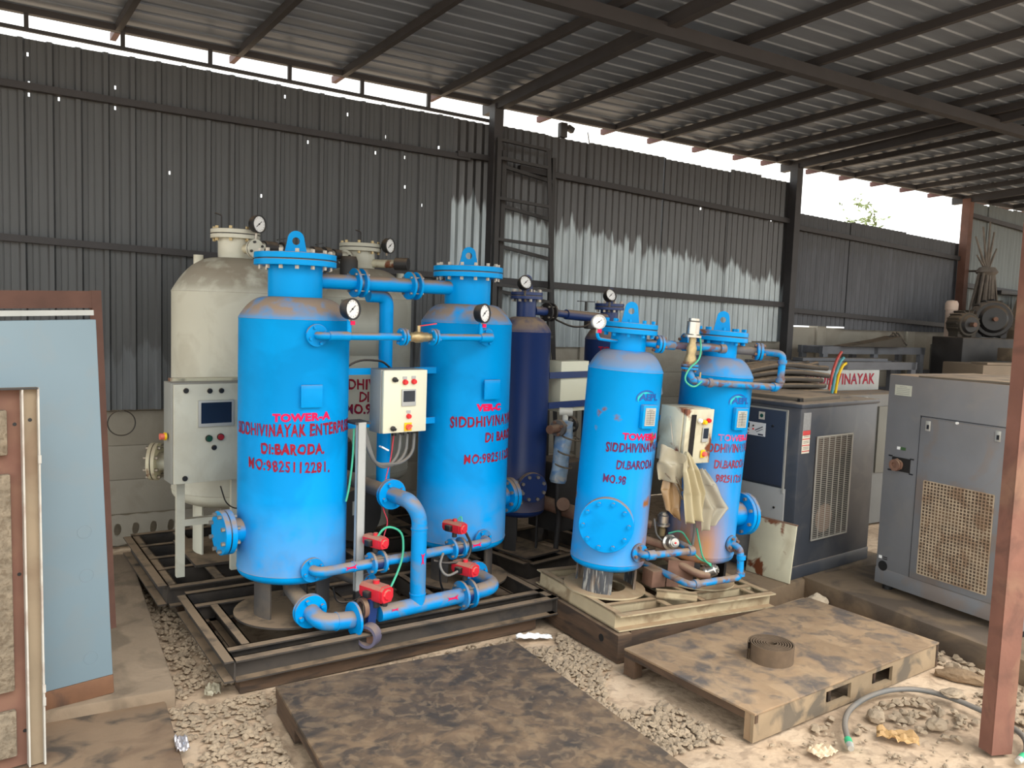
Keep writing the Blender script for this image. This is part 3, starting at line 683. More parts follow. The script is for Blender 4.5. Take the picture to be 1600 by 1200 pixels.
# upper gauge line
m = MB(); m.pipe([(AX - .015, -.27, 1.655), (AX - .015, -.355, 1.655), (-.1, -.355, 1.655)], .019, .05, 16)
m.cyl((AX + .02, -.355, 1.655), (AX + .13, -.355, 1.655), .024, seg=18); m.pipe([(-.105, -.355, 1.655), (-.04, -.355, 1.655)], .02); m.build('gauge_pipe', BLUE, G1)
m = MB(); m.pipe([(.09, -.355, 1.655), (BX - .06, -.355, 1.655), (BX - .06, -.262, 1.655)], .019, .05, 16); m.cyl((BX - .16, -.355, 1.655), (BX - .08, -.355, 1.655), .026, seg=18); m.build('gauge_pipe', BLUE, G1)
flange(G1, 'pipe_flange', (AX - .015, -.296, 1.655), (0, -1, 0), .056, .014, BLUE, 4, .008, .75, pair=False, bmat=BLUE)
flange(G1, 'pipe_flange', (BX - .06, -.285, 1.655), (0, -1, 0), .05, .014, BLUE, 4, .008, .75, pair=False, bmat=BLUE)
for x in (-.1, .09): flange(G1, 'pipe_flange', (x, -.355, 1.655), (1, 0, 0), .045, .012, BLUE, 4, .007, .76, bmat=BLUEP)
vb = MB().lathe([(0, -.075), (.02, -.075), (.02, -.06), (.025, -.055), (.025, -.03), (.03, -.02), (.03, .02), (.025, .03), (.025, .055), (.02, .06), (.02, .075), (0, .075)], 12, Matrix.Translation((-.005, -.355, 1.655)) @ basis((1, 0, 0))).build('ball_valve', BRASS, G1)
MB().cyl((-.005, -.355, 1.68), (-.005, -.355, 1.715), .01, seg=10).build('valve_stem', BRASS, vb)
MB().bar((-.01, -.355, 1.712), (.1, -.36, 1.728), .014, .005).build('valve_lever', REDP, vb)
for x, fx in ((-.409, .32), (.40, .28)):
    MB().cyl((x, -.355, 1.66), (x, -.355, 1.735), .012, seg=12).build('gauge_tap', BLUE, G1)
    gauge(G1, (x, -.365, 1.79), (.35, -1, .03), .05, (x, -.36, 1.73))
    MB().box((x + .012, -.37, 1.722), (.024, .003, .02)).build('red_tag', PINK, G1)
# lower cross line with two small actuated valves
YL = -.355; ZL = .478
m = MB(); m.pipe([(AX - .02, -.25, ZL), (AX - .02, YL, ZL), (-.255, YL, ZL)], .026, .06, 18); m.cyl((-.2, YL, ZL), (.25, YL, ZL), .026, seg=18)
m.pipe([(.305, YL, ZL), (BX - .04, YL, ZL), (BX - .04, -.25, ZL)], .026, .06, 18); m.build('lower_cross_pipe', BLUEP, G1)
for x in (-.36, -.05, .36): MB().cyl((x - .004, YL, ZL), (x + .004, YL, ZL), .0285, seg=18).build('weld_bead', BLUE, G1)
flange(G1, 'pipe_flange', (AX - .02, -.295, ZL), (0, -1, 0), .062, .014, BLUEP, 4, .009, .75, pair=False, bmat=BLUE)
flange(G1, 'pipe_flange', (BX - .04, -.285, ZL), (0, -1, 0), .058, .014, BLUEP, 4, .009, .75, pair=False, bmat=BLUE)
for x in (-.225, .278): wafer(G1, (x, YL, ZL), (1, 0, 0), .036, .058, .05, BLUEP, NAVY)
actuator(G1, (-.235, YL, ZL + .115), (.25, -1, 0)); actuator(G1, (.262, YL, ZL + .125), (.25, -1, 0))
# bottom manifold: riser, tee, big valves and elbows
YM, ZM = -.45, .24
m = MB(); m.cyl((-.26, YM, ZM), (.25, YM, ZM), .042, seg=24); m.pipe([(.315, YM, ZM), (.5, YM, ZM + .01), (.5, -.16, ZM + .02)], .042, .12, 24, 8); m.build('bottom_manifold', BLUEP, G1)
m = MB(); m.pipe([(-.075, .42, .8), (-.075, -.22, .8)], .042, 0, 22); m.build('inlet_pipe', PIPEG, G1)
m = MB(); m.pipe([(-.075, -.22, .8), (-.075, YM + .02, .8), (-.03, YM, .72), (-.03, YM, ZM)], .041, .1, 24, 8); m.build('riser_pipe', BLUEP, G1)
for z in (.655, .305): MB().cyl((-.03, YM, z - .004), (-.03, YM, z + .004), .0445, seg=24).build('weld_bead', BLUE, G1)
flange(G1, 'pipe_flange', (-.075, -.23, .8), (0, -1, 0), .082, .014, BLUE, 4, .011, .72, bmat=BLUE)
wafer(G1, (.283, YM, ZM), (1, 0, 0), .05, .08, .045, BLUEP, NAVY)
actuator(G1, (.275, YM, ZM + .15), (.25, -1, 0), L=.15, w=.07, h=.07)
flange(G1, 'pipe_flange', (.5, -.24, ZM + .018), (0, -1, 0), .08, .014, BLUEP, 4, .01, .75, bmat=BLUE)
MB().cyl((.5, -.2, ZM + .018), (.5, 0, ZM + .1), .045, seg=20).build('outlet_stub', PIPEG, G1)
m = MB(); m.pipe([(AX - .04, -.32, .275), (AX - .04, YM, .258), (-.41, YM, ZM)], .043, .13, 24, 9); m.build('bottom_elbow', BLUEP, G1)
for x in (-.5,): MB().cyl((x - .004, YM, .25), (x + .004, YM, .249), .046, seg=24).build('weld_bead', BLUEP, G1)
flange(G1, 'pipe_flange', (AX - .04, -.315, .277), (0, -1, -.05), .085, .014, BLUE, 4, .012, .72, bmat=BLUE)
flange(G1, 'pipe_flange', (-.402, YM, ZM), (1, 0, 0), .088, .013, BLUE, pair=False, bolts=False)
MB().pipe([(AX - .04, -.3, .279), (AX - .03, -.05, .32), (AX, 0, .38)], .042, .1, 20).build('outlet_stub', PIPEG, G1)
# the loose left valve hanging open
wv = MB().tube((-.375, YM - .075, .165), (-.325, YM - .045, .165), .058, .043, 28).build('loose_valve_body', pm('violet_grey_valve', (92, 88, 108), .6, dust=.6, var=.15), G1)
MB().cyl((-.347, YM - .058, .165), (-.343, YM - .056, .165), .043, seg=24).build('valve_disc', RUSTP, wv)
MB().tube((-.35, YM + .03, .275), (-.325, YM + .03, .275), .052, .036, 24).build('valve_ring', RUSTP, G1)
MB().bar((-.31, YM, .2), (-.295, YM, .33), .045, .03, (0, 1, 0)).build('valve_bracket', NAVY, G1)
actuator(G1, (-.285, YM - .01, .365), (.25, -1, 0), L=.17, w=.085, h=.085)
MB().cyl((-.235, YM, .3), (-.225, YM, .2), .02, seg=12).build('valve_neck', BLACKST, G1)
fo = flange(G1, 'pipe_flange', (-.19, -.2, .315), (.3, -1, 0), .055, .014, BLUEP, 4, .008, .74, bmat=BLUEP)
MB().pipe([(-.2, -.19, .315), (-.32, .25, .34)], .03, 0, 16).build('drain_pipe', PIPEG, G1)
for x, y, z in ((-.385, YL - .027, ZL + .006), (.40, YL - .027, ZL + .006)): arrow(G1, (x, y, z), (1, 0, .03), (0, .05, 1), PINK, .032)
arrow(G1, (.17, YM - .043, ZM + .012), (1, 0, 0), (0, .1, 1), PINK, .035); arrow(G1, (-.03, YM - .0425, .5), (0, 0, 1), (-1, 0, 0), PINK, .03)
arrow(G1, (-.19, YM - .043, ZM + .02), (1, 0, 0), (0, .1, 1), PINK, .02)
# control box on straps between the towers
for z in (1.455, 1.165): MB().box((.01, -.075, z), (.7, .008, .036)).build('mounting_strap', BLUE, G1)
cb, door, CM = cabinet(G1, (.005, -.145, 1.3), .275, .345, .13, BOXSIDE, CREAMB, 0)
fy = -.0755
knob(door, CM, -.005, .105, fy, .013, REDP); knob(door, CM, .05, .107, fy, .013, REDP); knob(door, CM, .022, -.082, fy, .012, REDP)
for x, z in ((-.005, .128), (.05, .13), (.022, -.058)): MB().box(CM @ Vector((x, fy - .0005, z)), (.026, .001, .016)).build('button_label', GREYP, door)
MB().box(CM @ Vector((.02, fy - .003, .02)), (.088, .008, .092), bev=.002).build('screen_bezel', GREYP, door)
MB().box(CM @ Vector((.02, fy - .0078, .028)), (.072, .002, .06)).build('display_screen', SCREEN, door)
MB().box(CM @ Vector((.02, fy - .002, -.14)), (.046, .003, .046)).build('switch_plate', YEL, door)
m = MB(); m.cyl(CM @ Vector((.02, fy, -.14)), CM @ Vector((.02, fy - .014, -.14)), .016, seg=16); m.box(CM @ Vector((.02, fy - .018, -.14)), (.034, .01, .012), Matrix.Rotation(R(-35), 4, 'Y')); m.build('main_switch', pm('orange_switch', (240, 90, 70), .4), door)
for x, z in ((-.07, .12), (-.075, -.145)):
    m = MB(); m.cyl(CM @ Vector((x, fy, z)), CM @ Vector((x, fy - .01, z)), .014, seg=14); m.box(CM @ Vector((x, fy - .012, z)), (.034, .008, .014), Matrix.Rotation(R(20), 4, 'Y'), bev=.002); m.build('door_latch', BLK, door)
for i in range(3): MB().cyl((-.02 + .05 * i, -.15, 1.105), (-.02 + .05 * i, -.15, 1.13), .014, seg=12).build('cable_gland', BLK, cb)
for i in range(3):
    x = .02 + .045 * i
    wire(G1, 'conduit_cable', [(x, -.15, 1.11), (x - .01, -.16, 1.0), (x - .09, -.17, .93 + .01 * i), (-.15, -.19, .96), (-.19 - .006 * i, -.2, 1.04), (-.21 - .01 * i, -.17, 1.15)], .009, RUBBER, 10, .1)
MB().box((-.1, -.185, 1.045), (.05, .03, .008), Matrix.Rotation(.5, 4, 'Y')).build('cable_tie', WHITE, G1)
# perforated stand strip
m = MB(); m.box((-.275, -.26, .755), (.048, .005, .9)); m.box((-.2965, -.25, .755), (.005, .025, .9)); m.box((-.2535, -.25, .755), (.005, .025, .9)); m.build('stand_channel', GREYP, G1)
m = MB(); m.box((-.275, -.26, .245), (.048, .005, .13)); m.box((-.2965, -.25, .245), (.005, .025, .13)); m.box((-.2535, -.25, .245), (.005, .025, .13)); m.build('stand_channel', BLACKST, G1)
for i in range(6): MB().box((-.265, -.263, .27 - .016 * i), (.008, .001, .009)).build('slot_mark', GREYP, G1)
MB().box((-.27, -.2, 1.2), (.09, .12, .012)).build('strut_bracket', STEELD, G1)
wire(G1, 'air_tube', [(-.24, -.36, .6), (-.2, -.39, .68), (-.1, -.4, .64), (-.09, -.4, .5), (-.16, -.42, .38), (-.25, -.46, .3)], .006, GREENT)
wire(G1, 'air_tube', [(-.3, -.22, 1.17), (-.31, -.23, 1.0), (-.33, -.23, .85), (-.345, -.23, .79)], .0055, GREENT)
wire(G1, 'air_tube', [(-.32, -.06, 1.44), (-.2, -.05, 1.52), (-.05, -.06, 1.51), (0, -.06, 1.47)], .006, BLK)
wire(G1, 'signal_wire', [(-.02, -.15, 1.11), (-.04, -.16, .98), (-.1, -.2, .86), (-.12, -.22, .72), (-.1, -.25, .66), (-.17, -.3, .55)], .0035, WIRER, 6)
wire(G1, 'air_tube', [(.29, -.4, .6), (.34, -.42, .5), (.3, -.43, .42), (.17, -.4, .42), (.11, -.38, .44)], .008, BLK)
wire(G1, 'air_tube', [(.3, -.37, .62), (.31, -.35, .66), (.29, -.34, .63)], .004, GREENT)
wire(G1, 'air_tube', [(.24, -.46, .39), (.15, -.45, .36), (.12, -.42, .42), (.16, -.4, .48)], .007, RUBBER)
wire(G1, 'air_tube', [(.14, -.4, .46), (.17, -.36, .3), (.22, -.34, .22)], .006, BLK)
wire(G1, 'air_tube', [(-.42, -.25, .35), (-.4, -.25, .26), (-.3, -.3, .27), (-.25, -.33, .35)], .005, BLK)
# timbers under the skid
def timber(p, q, w, h, label, mat=WOODD, name='timber_block', cat='timber'):
    p, q = Vector(p), Vector(q); return tag(MB().bar(p + Vector((0, 0, h / 2)), q + Vector((0, 0, h / 2)), w, h).build(name, mat), label, cat)
def G1w(x, y): return Matrix.Translation((-.717, 4.66, 0)) @ Matrix.Rotation(R(38.5), 4, 'Z') @ F1(x, y, 0)
timber(G1w(-.9, .42), G1w(-.72, .42), .09, .08, 'short dark timber block under the rear left corner of the big blue skid')
timber(G1w(-.93, -.42), G1w(.74, -.42), .08, .08, 'long oily timber lying under the front beam of the big blue skid')
timber(G1w(.3, .43), G1w(.8, .43), .08, .08, 'oily timber under the rear beam of the big blue skid')
# ================================================================== SMALLER BLUE TWIN-TOWER SKID (leans a little)
G2 = thing('nitrogen_generator_skid', 'smaller weathered blue twin tower gas skid on a cream frame, draped with torn plastic', 'gas generator', (.92, 4.88, 0))
G2.rotation_mode = 'QUATERNION'; G2.rotation_quaternion = Quaternion((0, 1, 0), R(3)) @ Quaternion((0, 0, 1), R(27.4))
A2, B2, r2 = -.405, .265, .211
fr2 = Matrix.Rotation(R(4), 4, 'Z')
def F2(x, y, z): return fr2 @ Vector((x, y, z))
m = MB(); h = .085; z = .14
chan(m, F2(-.62, -.345, z), F2(.56, -.345, z), h, .05, side=-1)
chan(m, F2(.56, .36, z), F2(-.62, .36, z), h, .05, side=-1)
chan(m, F2(-.62, .36, z), F2(-.62, -.345, z), h, .045, side=1)
chan(m, F2(.56, -.345, z), F2(.56, .36, z), h, .045, side=1)
for y in (-.24, .22): chan(m, F2(-.6, y, z), F2(.54, y, z), h - .003, .04, side=1)
for x in (-.2, .06, .46): chan(m, F2(x, -.345, z), F2(x, .36, z), h - .006, .04, side=1)
m.build('skid_frame', SKIDC, G2)
for x in (A2, B2):
    MB().lathe([(.12, .225), (.235, .225), (.235, .235), (.12, .235), (.12, .225)], 40, Matrix.Translation((x, 0, 0))).build('base_ring', SKIDC, G2)
SCUFF = pm('scuffed_black_leg', (70, 72, 76), .7, var=.3, scale=10, stretch=(6, 6, 1), stain=[((170, 168, 160), .8, 9), ((150, 122, 92), .5, 4)])
skirt(G2, (A2, 0), .178, .235, .40, SCUFF, [R(-140), R(-15), R(100)], .5)
skirt(G2, (B2, 0), .178, .235, .40, BLACKST, [R(-150), R(-22), R(95)], .45)
tA2, fA2 = tank(G2, (A2, 0), r2, .405, 1.49, 1.595, 1.72, .1, .157, BLUEW, lugw=.1, lugh=.12, lugrot=R(-30), nb=10, fth=.028, dish=.065, bmat=BLUE)
tB2, fB2 = tank(G2, (B2, 0), r2, .41, 1.49, 1.595, 1.72, .1, .157, BLUEW, lugw=.1, lugh=.12, lugrot=R(-38), nb=10, fth=.028, dish=.065, bmat=BLUE)
REDM = pm('maroon_lettering', (112, 30, 66), .5, spec=.2, var=.2, scale=14, stain=(50, 60, 120), stain_amt=.6, stain_scale=12)
LOGOB = pm('deep_blue_lettering', (14, 84, 160), .45, var=.06); LOGOG = pm('aqua_swoosh', (20, 190, 190), .45, var=.06)
for t_, x, a, worn in ((tA2, A2, -84, 0), (tB2, B2, -87, 1)):
    a = R(a); n = Vector((math.cos(a), math.sin(a), 0)); M = Matrix.Rotation(a + R(90), 4, 'Z'); p = Vector((x, 0, 1.25)) + n * .229
    b = MB().box(p - n * .006, (.1, .028, .13), M, bev=.003).build('name_plate_bracket', BLUEW, t_)
    pl = MB().box(p + n * .0095, (.074, .003, .098), M).build('printed_plate', PAPER, b)
    k = MB(); rp = random.Random(2)
    for i in range(9): k.box(p + n * .0115 + Vector((0, 0, .038 - .0095 * i)), (.058 if i else .03, .0006, .0022), M)
    k.box(p + n * .0115 + Vector((0, 0, -.004)), (.0012, .0006, .07), M)
    k.build('plate_print', BLK, pl)
    lettering(t_, 'logo_lettering', 'AEPL', .05, LOGOB, on_cyl((x, 0), r2, a + R(2), 1.338), .002, 1.2)
    cyf = on_cyl((x, 0), r2, a, 1.33, 0, .002)
    def arc(name, mat, r0, r1, x0, y0, sx, a0_, a1_):
        m = MB(); N = 20
        for i in range(N):
            q0, q1 = (a0_ + (a1_ - a0_) * i / N), (a0_ + (a1_ - a0_) * (i + 1) / N)
            w0, w1 = math.sin(math.pi * i / N), math.sin(math.pi * (i + 1) / N)
            def P(q, rr): return cyf(x0 + sx * rr * math.cos(q), y0 + rr * math.sin(q))
            m.quad([P(q0, r0), P(q1, r0), P(q1, r0 + (r1 - r0) * w1), P(q0, r0 + (r1 - r0) * w0)])
        return m.build(name, mat, t_, normals=False)
    arc('logo_swoosh', LOGOB, .055, .066, -.005, .0, 1.3, R(185), R(50)); arc('logo_swoosh', LOGOG, .043, .056, -.008, .002, 1.3, R(188), R(70))
    lm = REDLW if worn else REDM
    lettering(t_, 'painted_lettering', 'TOWER-B' if worn else 'TOWER-A', .05, PINKW if worn else PINK, on_cyl((x, 0), r2, R(-119 if worn else -120), 1.118, 0), .002, 1.1, 0, 'LEFT')
    lettering(t_, 'painted_lettering', 'SIDDHIVINAYAK', .07, lm, on_cyl((x, 0), r2, R(-143), 1.045, .03), .0018, .66, .006, 'LEFT', 1.05)
    lettering(t_, 'painted_lettering', 'DI.BARODA', .066, lm, on_cyl((x, 0), r2, R(-121 if worn else -125), .955, .02), .0016, .66, .006, 'LEFT', 1.05)
    lettering(t_, 'painted_lettering', '982511228' if worn else 'MO.98', .062, lm, on_cyl((x, 0), r2, R(-116 if worn else -143), .875, -.03), .0014, .7, .006, 'LEFT', 1.05)
# blind flange on the front of the left tower, manhole on the right tower
aa = R(-130); d = Vector((math.cos(aa), math.sin(aa), 0)); c = Vector((A2, 0, .645))
MB().cyl(c + d * .14, c + d * .232, .09, seg=30).build('front_nozzle', BLUEW, G2)
flange(G2, 'blind_flange', c + d * .24, d, .15, .022, BLUE, 10, .011, .83, .005, BLUEP, bmat=BLUE)
MB().cyl((B2 + .16, 0, .62), (B2 + .3, 0, .62), .075, seg=28).build('side_nozzle', BLUE, G2)
flange(G2, 'blind_flange', (B2 + .33, 0, .62), (1, 0, 0), .132, .024, BLUE, 8, .011, .84, .006)
# gauge on the left neck
MB().pipe([(A2 - .08, -.02, 1.64), (A2 - .27, -.1, 1.65), (A2 - .285, -.105, 1.69)], .009, .03, 10).build('gauge_pipe', BLUE, G2)
gauge(G2, (A2 - .285, -.11, 1.74), (-.3, -1, .05), .036, (A2 - .285, -.105, 1.68), GREYP)
MB().box((A2 - .275, -.115, 1.692), (.024, .004, .02)).build('red_tag', PINK, G2)
# upper cross pipework
RN = BLUEK
m = MB(); m.cyl((A2 + .08, -.05, 1.645), (-.28, -.1, 1.645), .021, seg=18); m.build('upper_cross_pipe', BLUE, G2)
flange(G2, 'pipe_flange', (-.268, -.104, 1.645), (1, -.2, 0), .05, .014, BLUEW, 4, .009, .74, bmat=RUSTP)
m = MB(); m.cyl((-.245, -.11, 1.645), (-.18, -.13, 1.645), .026, seg=18); m.pipe([(-.19, -.125, 1.645), (.1, -.2, 1.648), (.13, -.1, 1.65), (.13, .1, 1.65)], .021, .04, 18); m.build('upper_cross_pipe', BLUEK, G2)
m = MB(); m.cyl((.09, -.196, 1.6475), (.125, -.2, 1.648), .027, seg=18); m.build('elbow_fitting', BLUEK, G2)
flange(G2, 'pipe_flange', (.02, .02, 1.665), (1, -.2, 0), .052, .014, BLUEW, 4, .009, .74, bmat=RUSTP)
MB().cyl((B2 + .06, -.03, 1.645), (B2 + .2, -.11, 1.645), .026, seg=18).build('outlet_pipe', PIPEG, G2)
flange(G2, 'pipe_flange', (B2 + .205, -.113, 1.645), (.87, -.5, 0), .052, .015, BLUEW, 4, .009, .74, bmat=RUSTP)
m = MB(); m.pipe([(B2 + .22, -.12, 1.645), (B2 + .29, -.225, 1.645), (B2 + .29, -.225, 1.445), (.0, -.225, 1.452), (-.115, -.225, 1.46), (-.115, -.2, 1.53)], .021, .035, 18)
for p, q in (((B2 + .29, -.225, 1.61), (B2 + .29, -.225, 1.585)), ((B2 + .29, -.225, 1.5), (B2 + .29, -.225, 1.475)), ((B2 + .26, -.225, 1.445), (B2 + .235, -.225, 1.445)), ((.0, -.225, 1.452), (.03, -.225, 1.451)), ((-.06, -.225, 1.457), (-.085, -.225, 1.457))): m.cyl(p, q, .027, seg=18)
m.build('front_loop_pipe', BLUEK, G2)
flange(G2, 'pipe_flange', (-.115, -.2, 1.535), (0, 0, 1), .048, .012, BLUEK, 4, .008, .74, bmat=RUSTP)
v = MB().lathe([(0, 0), (.03, 0), (.034, .03), (.024, .06), (.03, .09), (.02, .12), (.02, .16), (0, .16)], 16, Matrix.Translation((-.115, -.2, 1.548))).build('angle_seat_valve', BRASS, G2)
MB().lathe([(0, 0), (.05, 0), (.05, .012), (.036, .018), (.036, .085), (.03, .092), (.03, .105), (0, .105)], 24, Matrix.Translation((-.118, -.2, 1.70))).build('valve_head', STEEL, v)
MB().cyl((-.06, -.23, 1.46), (-.06, -.23, 1.51), .006, seg=8).build('drain_cock', BRASS, v)
wire(G2, 'air_tube', [(-.08, -.21, 1.72), (-.05, -.2, 1.66), (-.08, -.24, 1.58), (-.16, -.25, 1.53), (-.19, -.25, 1.46), (-.12, -.26, 1.42), (-.06, -.25, 1.46)], .005, GREENT)
# lower pipework
m = MB(); m.pipe([(A2 + .06, -.18, .485), (A2 + .06, -.27, .485), (-.02, -.29, .5), (.0, -.1, .5)], .02, .04, 18); m.cyl((A2 + .075, -.272, .486), (A2 + .12, -.274, .487), .028, seg=18); m.cyl((-.06, -.288, .5), (-.025, -.289, .5), .027, seg=18); m.build('lower_cross_pipe', BLUEK, G2)
flange(G2, 'pipe_flange', (A2 + .06, -.21, .485), (.1, -1, 0), .052, .013, BLUEK, 4, .009, .74, bmat=RUSTP)
m = MB(); m.pipe([(B2 + .06, -.17, .5), (B2 + .085, -.27, .49), (B2 + .085, -.29, .32), (-.03, -.3, .305), (-.11, .12, .33)], .02, .04, 18); m.cyl((B2 + .085, -.28, .45), (B2 + .085, -.282, .425), .027, seg=18); m.cyl((B2 + .085, -.289, .35), (B2 + .085, -.29, .33), .027, seg=18); m.cyl((-.0, -.299, .307), (.03, -.298, .308), .027, seg=18); m.build('lower_loop_pipe', BLUEK, G2)
flange(G2, 'pipe_flange', (B2 + .065, -.205, .5), (.2, -1, 0), .05, .013, BLUEK, 4, .009, .74, bmat=RUSTP)
MB().pipe([(A2 + .1, .05, .52), (-.2, -.05, .51), (-.05, -.1, .47)], .024, .04, 16).build('brown_pipe', RUSTP, G2); MB().pipe([(A2 + .14, .12, .6), (-.1, .02, .57)], .026, .03, 16).build('brown_pipe', RUSTP, G2)
MB().pipe([(-.02, .05, .4), (.12, -.18, .32), (.19, -.2, .31)], .024, .03, 16).build('brown_pipe', RUSTP, G2)
for c, ax in (((-.03, .0, .6), (0, 0, 1)), ((-.07, -.15, .51), (-.2, -1, .25)), ((.21, -.19, .335), (.5, -.6, .5))):
    c, ax = Vector(c), Vector(ax).normalized(); M = Matrix.Translation(c) @ basis(ax)
    v = MB().lathe([(0, -.09), (.022, -.09), (.022, -.05), (.014, -.04), (.014, -.02), (0, -.02)], 14, M).build('angle_seat_valve', BRASS, G2)
    MB().lathe([(0, -.03), (.046, -.03), (.046, -.018), (.034, -.012), (.034, .03), (.026, .036), (.026, .042), (.016, .042), (.016, .048), (0, .048)], 24, M).build('valve_head', STEEL, v)
MB().cyl(Vector((-.07, -.15, .51)) + Vector((-.2, -1, .25)).normalized() * .048, Vector((-.07, -.15, .51)) + Vector((-.2, -1, .25)).normalized() * .052, .006, seg=10).build('indicator_dot', REDP, G2)
MB().box((.06, -.1, .3), (.16, .008, .16), Matrix.Rotation(R(-20), 4, 'Z')).build('brown_plate', RUSTP, G2)
wire(G2, 'air_tube', [(-.06, -.1, .55), (.0, -.14, .58), (.06, -.16, .5), (.1, -.18, .42), (.2, -.2, .38)], .005, GREENT)
wire(G2, 'air_tube', [(.02, -.2, .72), (.05, -.2, .6), (.06, -.18, .5)], .008, RUBBER); wire(G2, 'air_tube', [(-.22, -.16, .66), (-.18, -.14, .56), (-.12, -.12, .52)], .005, RUBBER)
wire(G2, 'air_tube', [(.07, -.19, .6), (.1, -.2, .5), (.13, -.2, .42), (.2, -.2, .37)], .005, GREENT)
# control box, its door half cut open
cb2, dr2, C2 = cabinet(G2, (-.04, -.13, 1.145), .235, .315, .18, CREAMR, CREAMR, R(10))
fy = -.104
MB().box(C2 @ Vector((-.06, fy - .001, .0)), (.036, .004, .25), C2).build('open_slot', pm('dark_cabinet_inside', (24, 18, 18), .9, var=.2), dr2)
for x, z, mm in ((-.012, .092, WHITE), (.03, .082, YEL), (.062, .092, REDP)): knob(dr2, C2, x, z, fy, .012, mm, .018)
MB().box(C2 @ Vector((.05, fy - .002, .01)), (.05, .006, .085), C2, bev=.002).build('screen_bezel', GREYP, dr2); MB().box(C2 @ Vector((.05, fy - .0055, .018)), (.042, .002, .058), C2).build('display_screen', SCREEN, dr2)
MB().box(C2 @ Vector((.045, fy - .002, -.1)), (.036, .003, .044), C2).build('switch_plate', YEL, dr2); knob(dr2, C2, .05, -.1, fy, .013, pm('orange_button', (246, 110, 96), .4), .022)
MB().bar((-.19, -.17, 1.25), (-.17, -.2, 1.08), .008, .003).build('bare_strip', STEEL, cb2)
for z in (1.06, 1.22): MB().box((-.07, -.03, z), (.3, .008, .03)).build('mounting_strap', BLUEW, G2)
MB().box((-.1, -.06, .28), (.1, .1, .1), bev=.005).build('brown_bracket', RUSTP, G2)
chn = MB(); chan(chn, (-.22, -.25, .226), (-.02, -.36, .226), .045, .04); chn.build('loose_angle', SKIDC, G2)
# dusty torn plastic sheets hanging off the control box
PS = thing('plastic_sheet', 'torn dusty plastic sheeting hanging off the control box between the smaller blue towers', 'plastic sheet', (.92, 4.88, 0)); PS.rotation_mode = 'QUATERNION'; PS.rotation_quaternion = G2.rotation_quaternion
def drape(name, rows, mat, amp, fq, ph, nu=26, nv=26):
    """rows: list of (left point, right point) from top to bottom; folds run downwards"""
    K = len(rows) - 1
    def fn(u, v):
        q = v * K; i = min(int(q), K - 1); f = q - i; f = f * f * (3 - 2 * f)
        a = Vector(rows[i][0]).lerp(Vector(rows[i + 1][0]), f); b = Vector(rows[i][1]).lerp(Vector(rows[i + 1][1]), f)
        p = a.lerp(b, u); w = amp * (.3 + .7 * v)
        return p + Vector((0, w * math.sin(fq * u * 6.28 + ph + 2.2 * math.sin(3 * v + ph)) + .6 * amp * noise.noise(Vector((u * 5, v * 4, ph))), .5 * amp * noise.noise(Vector((u * 4, v * 9, ph + 4)))))
    return MB().grid(fn, nu, nv).build(name, mat, PS, sharp=70, solid=.0015, normals=False)
y0 = -.285
drape('milky_flap', [((-.155, y0, 1.06), (-.135, y0, 1.07)), ((-.165, y0 - .02, .96), (-.07, y0 - .02, .98)), ((-.145, y0 - .03, .84), (.0, y0 - .02, .83)), ((-.125, y0 - .03, .665), (.02, y0 - .02, .675))], FILMO, .022, 2.3, .5)
drape('clear_flap', [((-.05, y0 + .02, .97), (.02, y0 + .02, .965)), ((-.06, y0 + .01, .87), (.1, y0 + .0, .88)), ((.0, y0, .74), (.2, y0 - .0, .74)), ((.03, y0, .60), (.12, y0, .65))], FILM, .02, 1.9, 2.1)
drape('tan_flap', [((-.205, y0 + .08, .985), (-.12, y0 + .07, .985)), ((-.24, y0 + .06, .84), (-.11, y0 + .05, .86)), ((-.21, y0 + .04, .73), (-.1, y0 + .04, .74)), ((-.15, y0 + .04, .69), (-.1, y0 + .04, .665))], FILMT, .02, 1.7, 4.0)
drape('clear_flap', [((-.27, y0 + .07, 1.1), (-.165, y0 - .015, 1.055)), ((-.28, y0 + .06, 1.0), (-.13, y0 - .01, .99)), ((-.27, y0 + .07, .9), (-.14, y0 + .02, .88))], FILM, .016, 1.3, 1.0, 16, 14)
for a, b in (((-.22, y0 + .05, .96), (-.12, y0 + .03, .84)), ((-.235, y0 + .05, .94), (-.11, y0 + .03, .79))): MB().pipe([a, (Vector(a) + Vector(b)) / 2 + Vector((0, -.02, .01)), b], .005, .03, 8).build('twine', FOAM, PS)
# plastic bag bundled behind
bagm = MB(); bagm.lathe([(0, 0), (.05, .02), (.085, .1), (.07, .2), (.03, .3), (.0, .34)], 14)
for v_ in bagm.bm.verts: v_.co += Vector((noise.noise(v_.co * 14), noise.noise(v_.co * 14 + Vector((5, 0, 0))), noise.noise(v_.co * 14 + Vector((9, 0, 0))))) * .03
o = bagm.build('wrapped_filter', GLASSB, G2, sharp=20); o.location = (-.09, .2, 1.24)
MB().cyl((-.09, .2, 1.26), (-.09, .2, 1.5), .035, seg=16).build('filter_body', pm('pale_blue_white', (176, 190, 206), .5, var=.2, scale=12, stain=(60, 120, 190), stain_amt=.7), G2)
MB().bar((-.09, .2, .2), (-.09, .2, 1.3), .04, .04).build('rear_stand', BLACKST, G2)
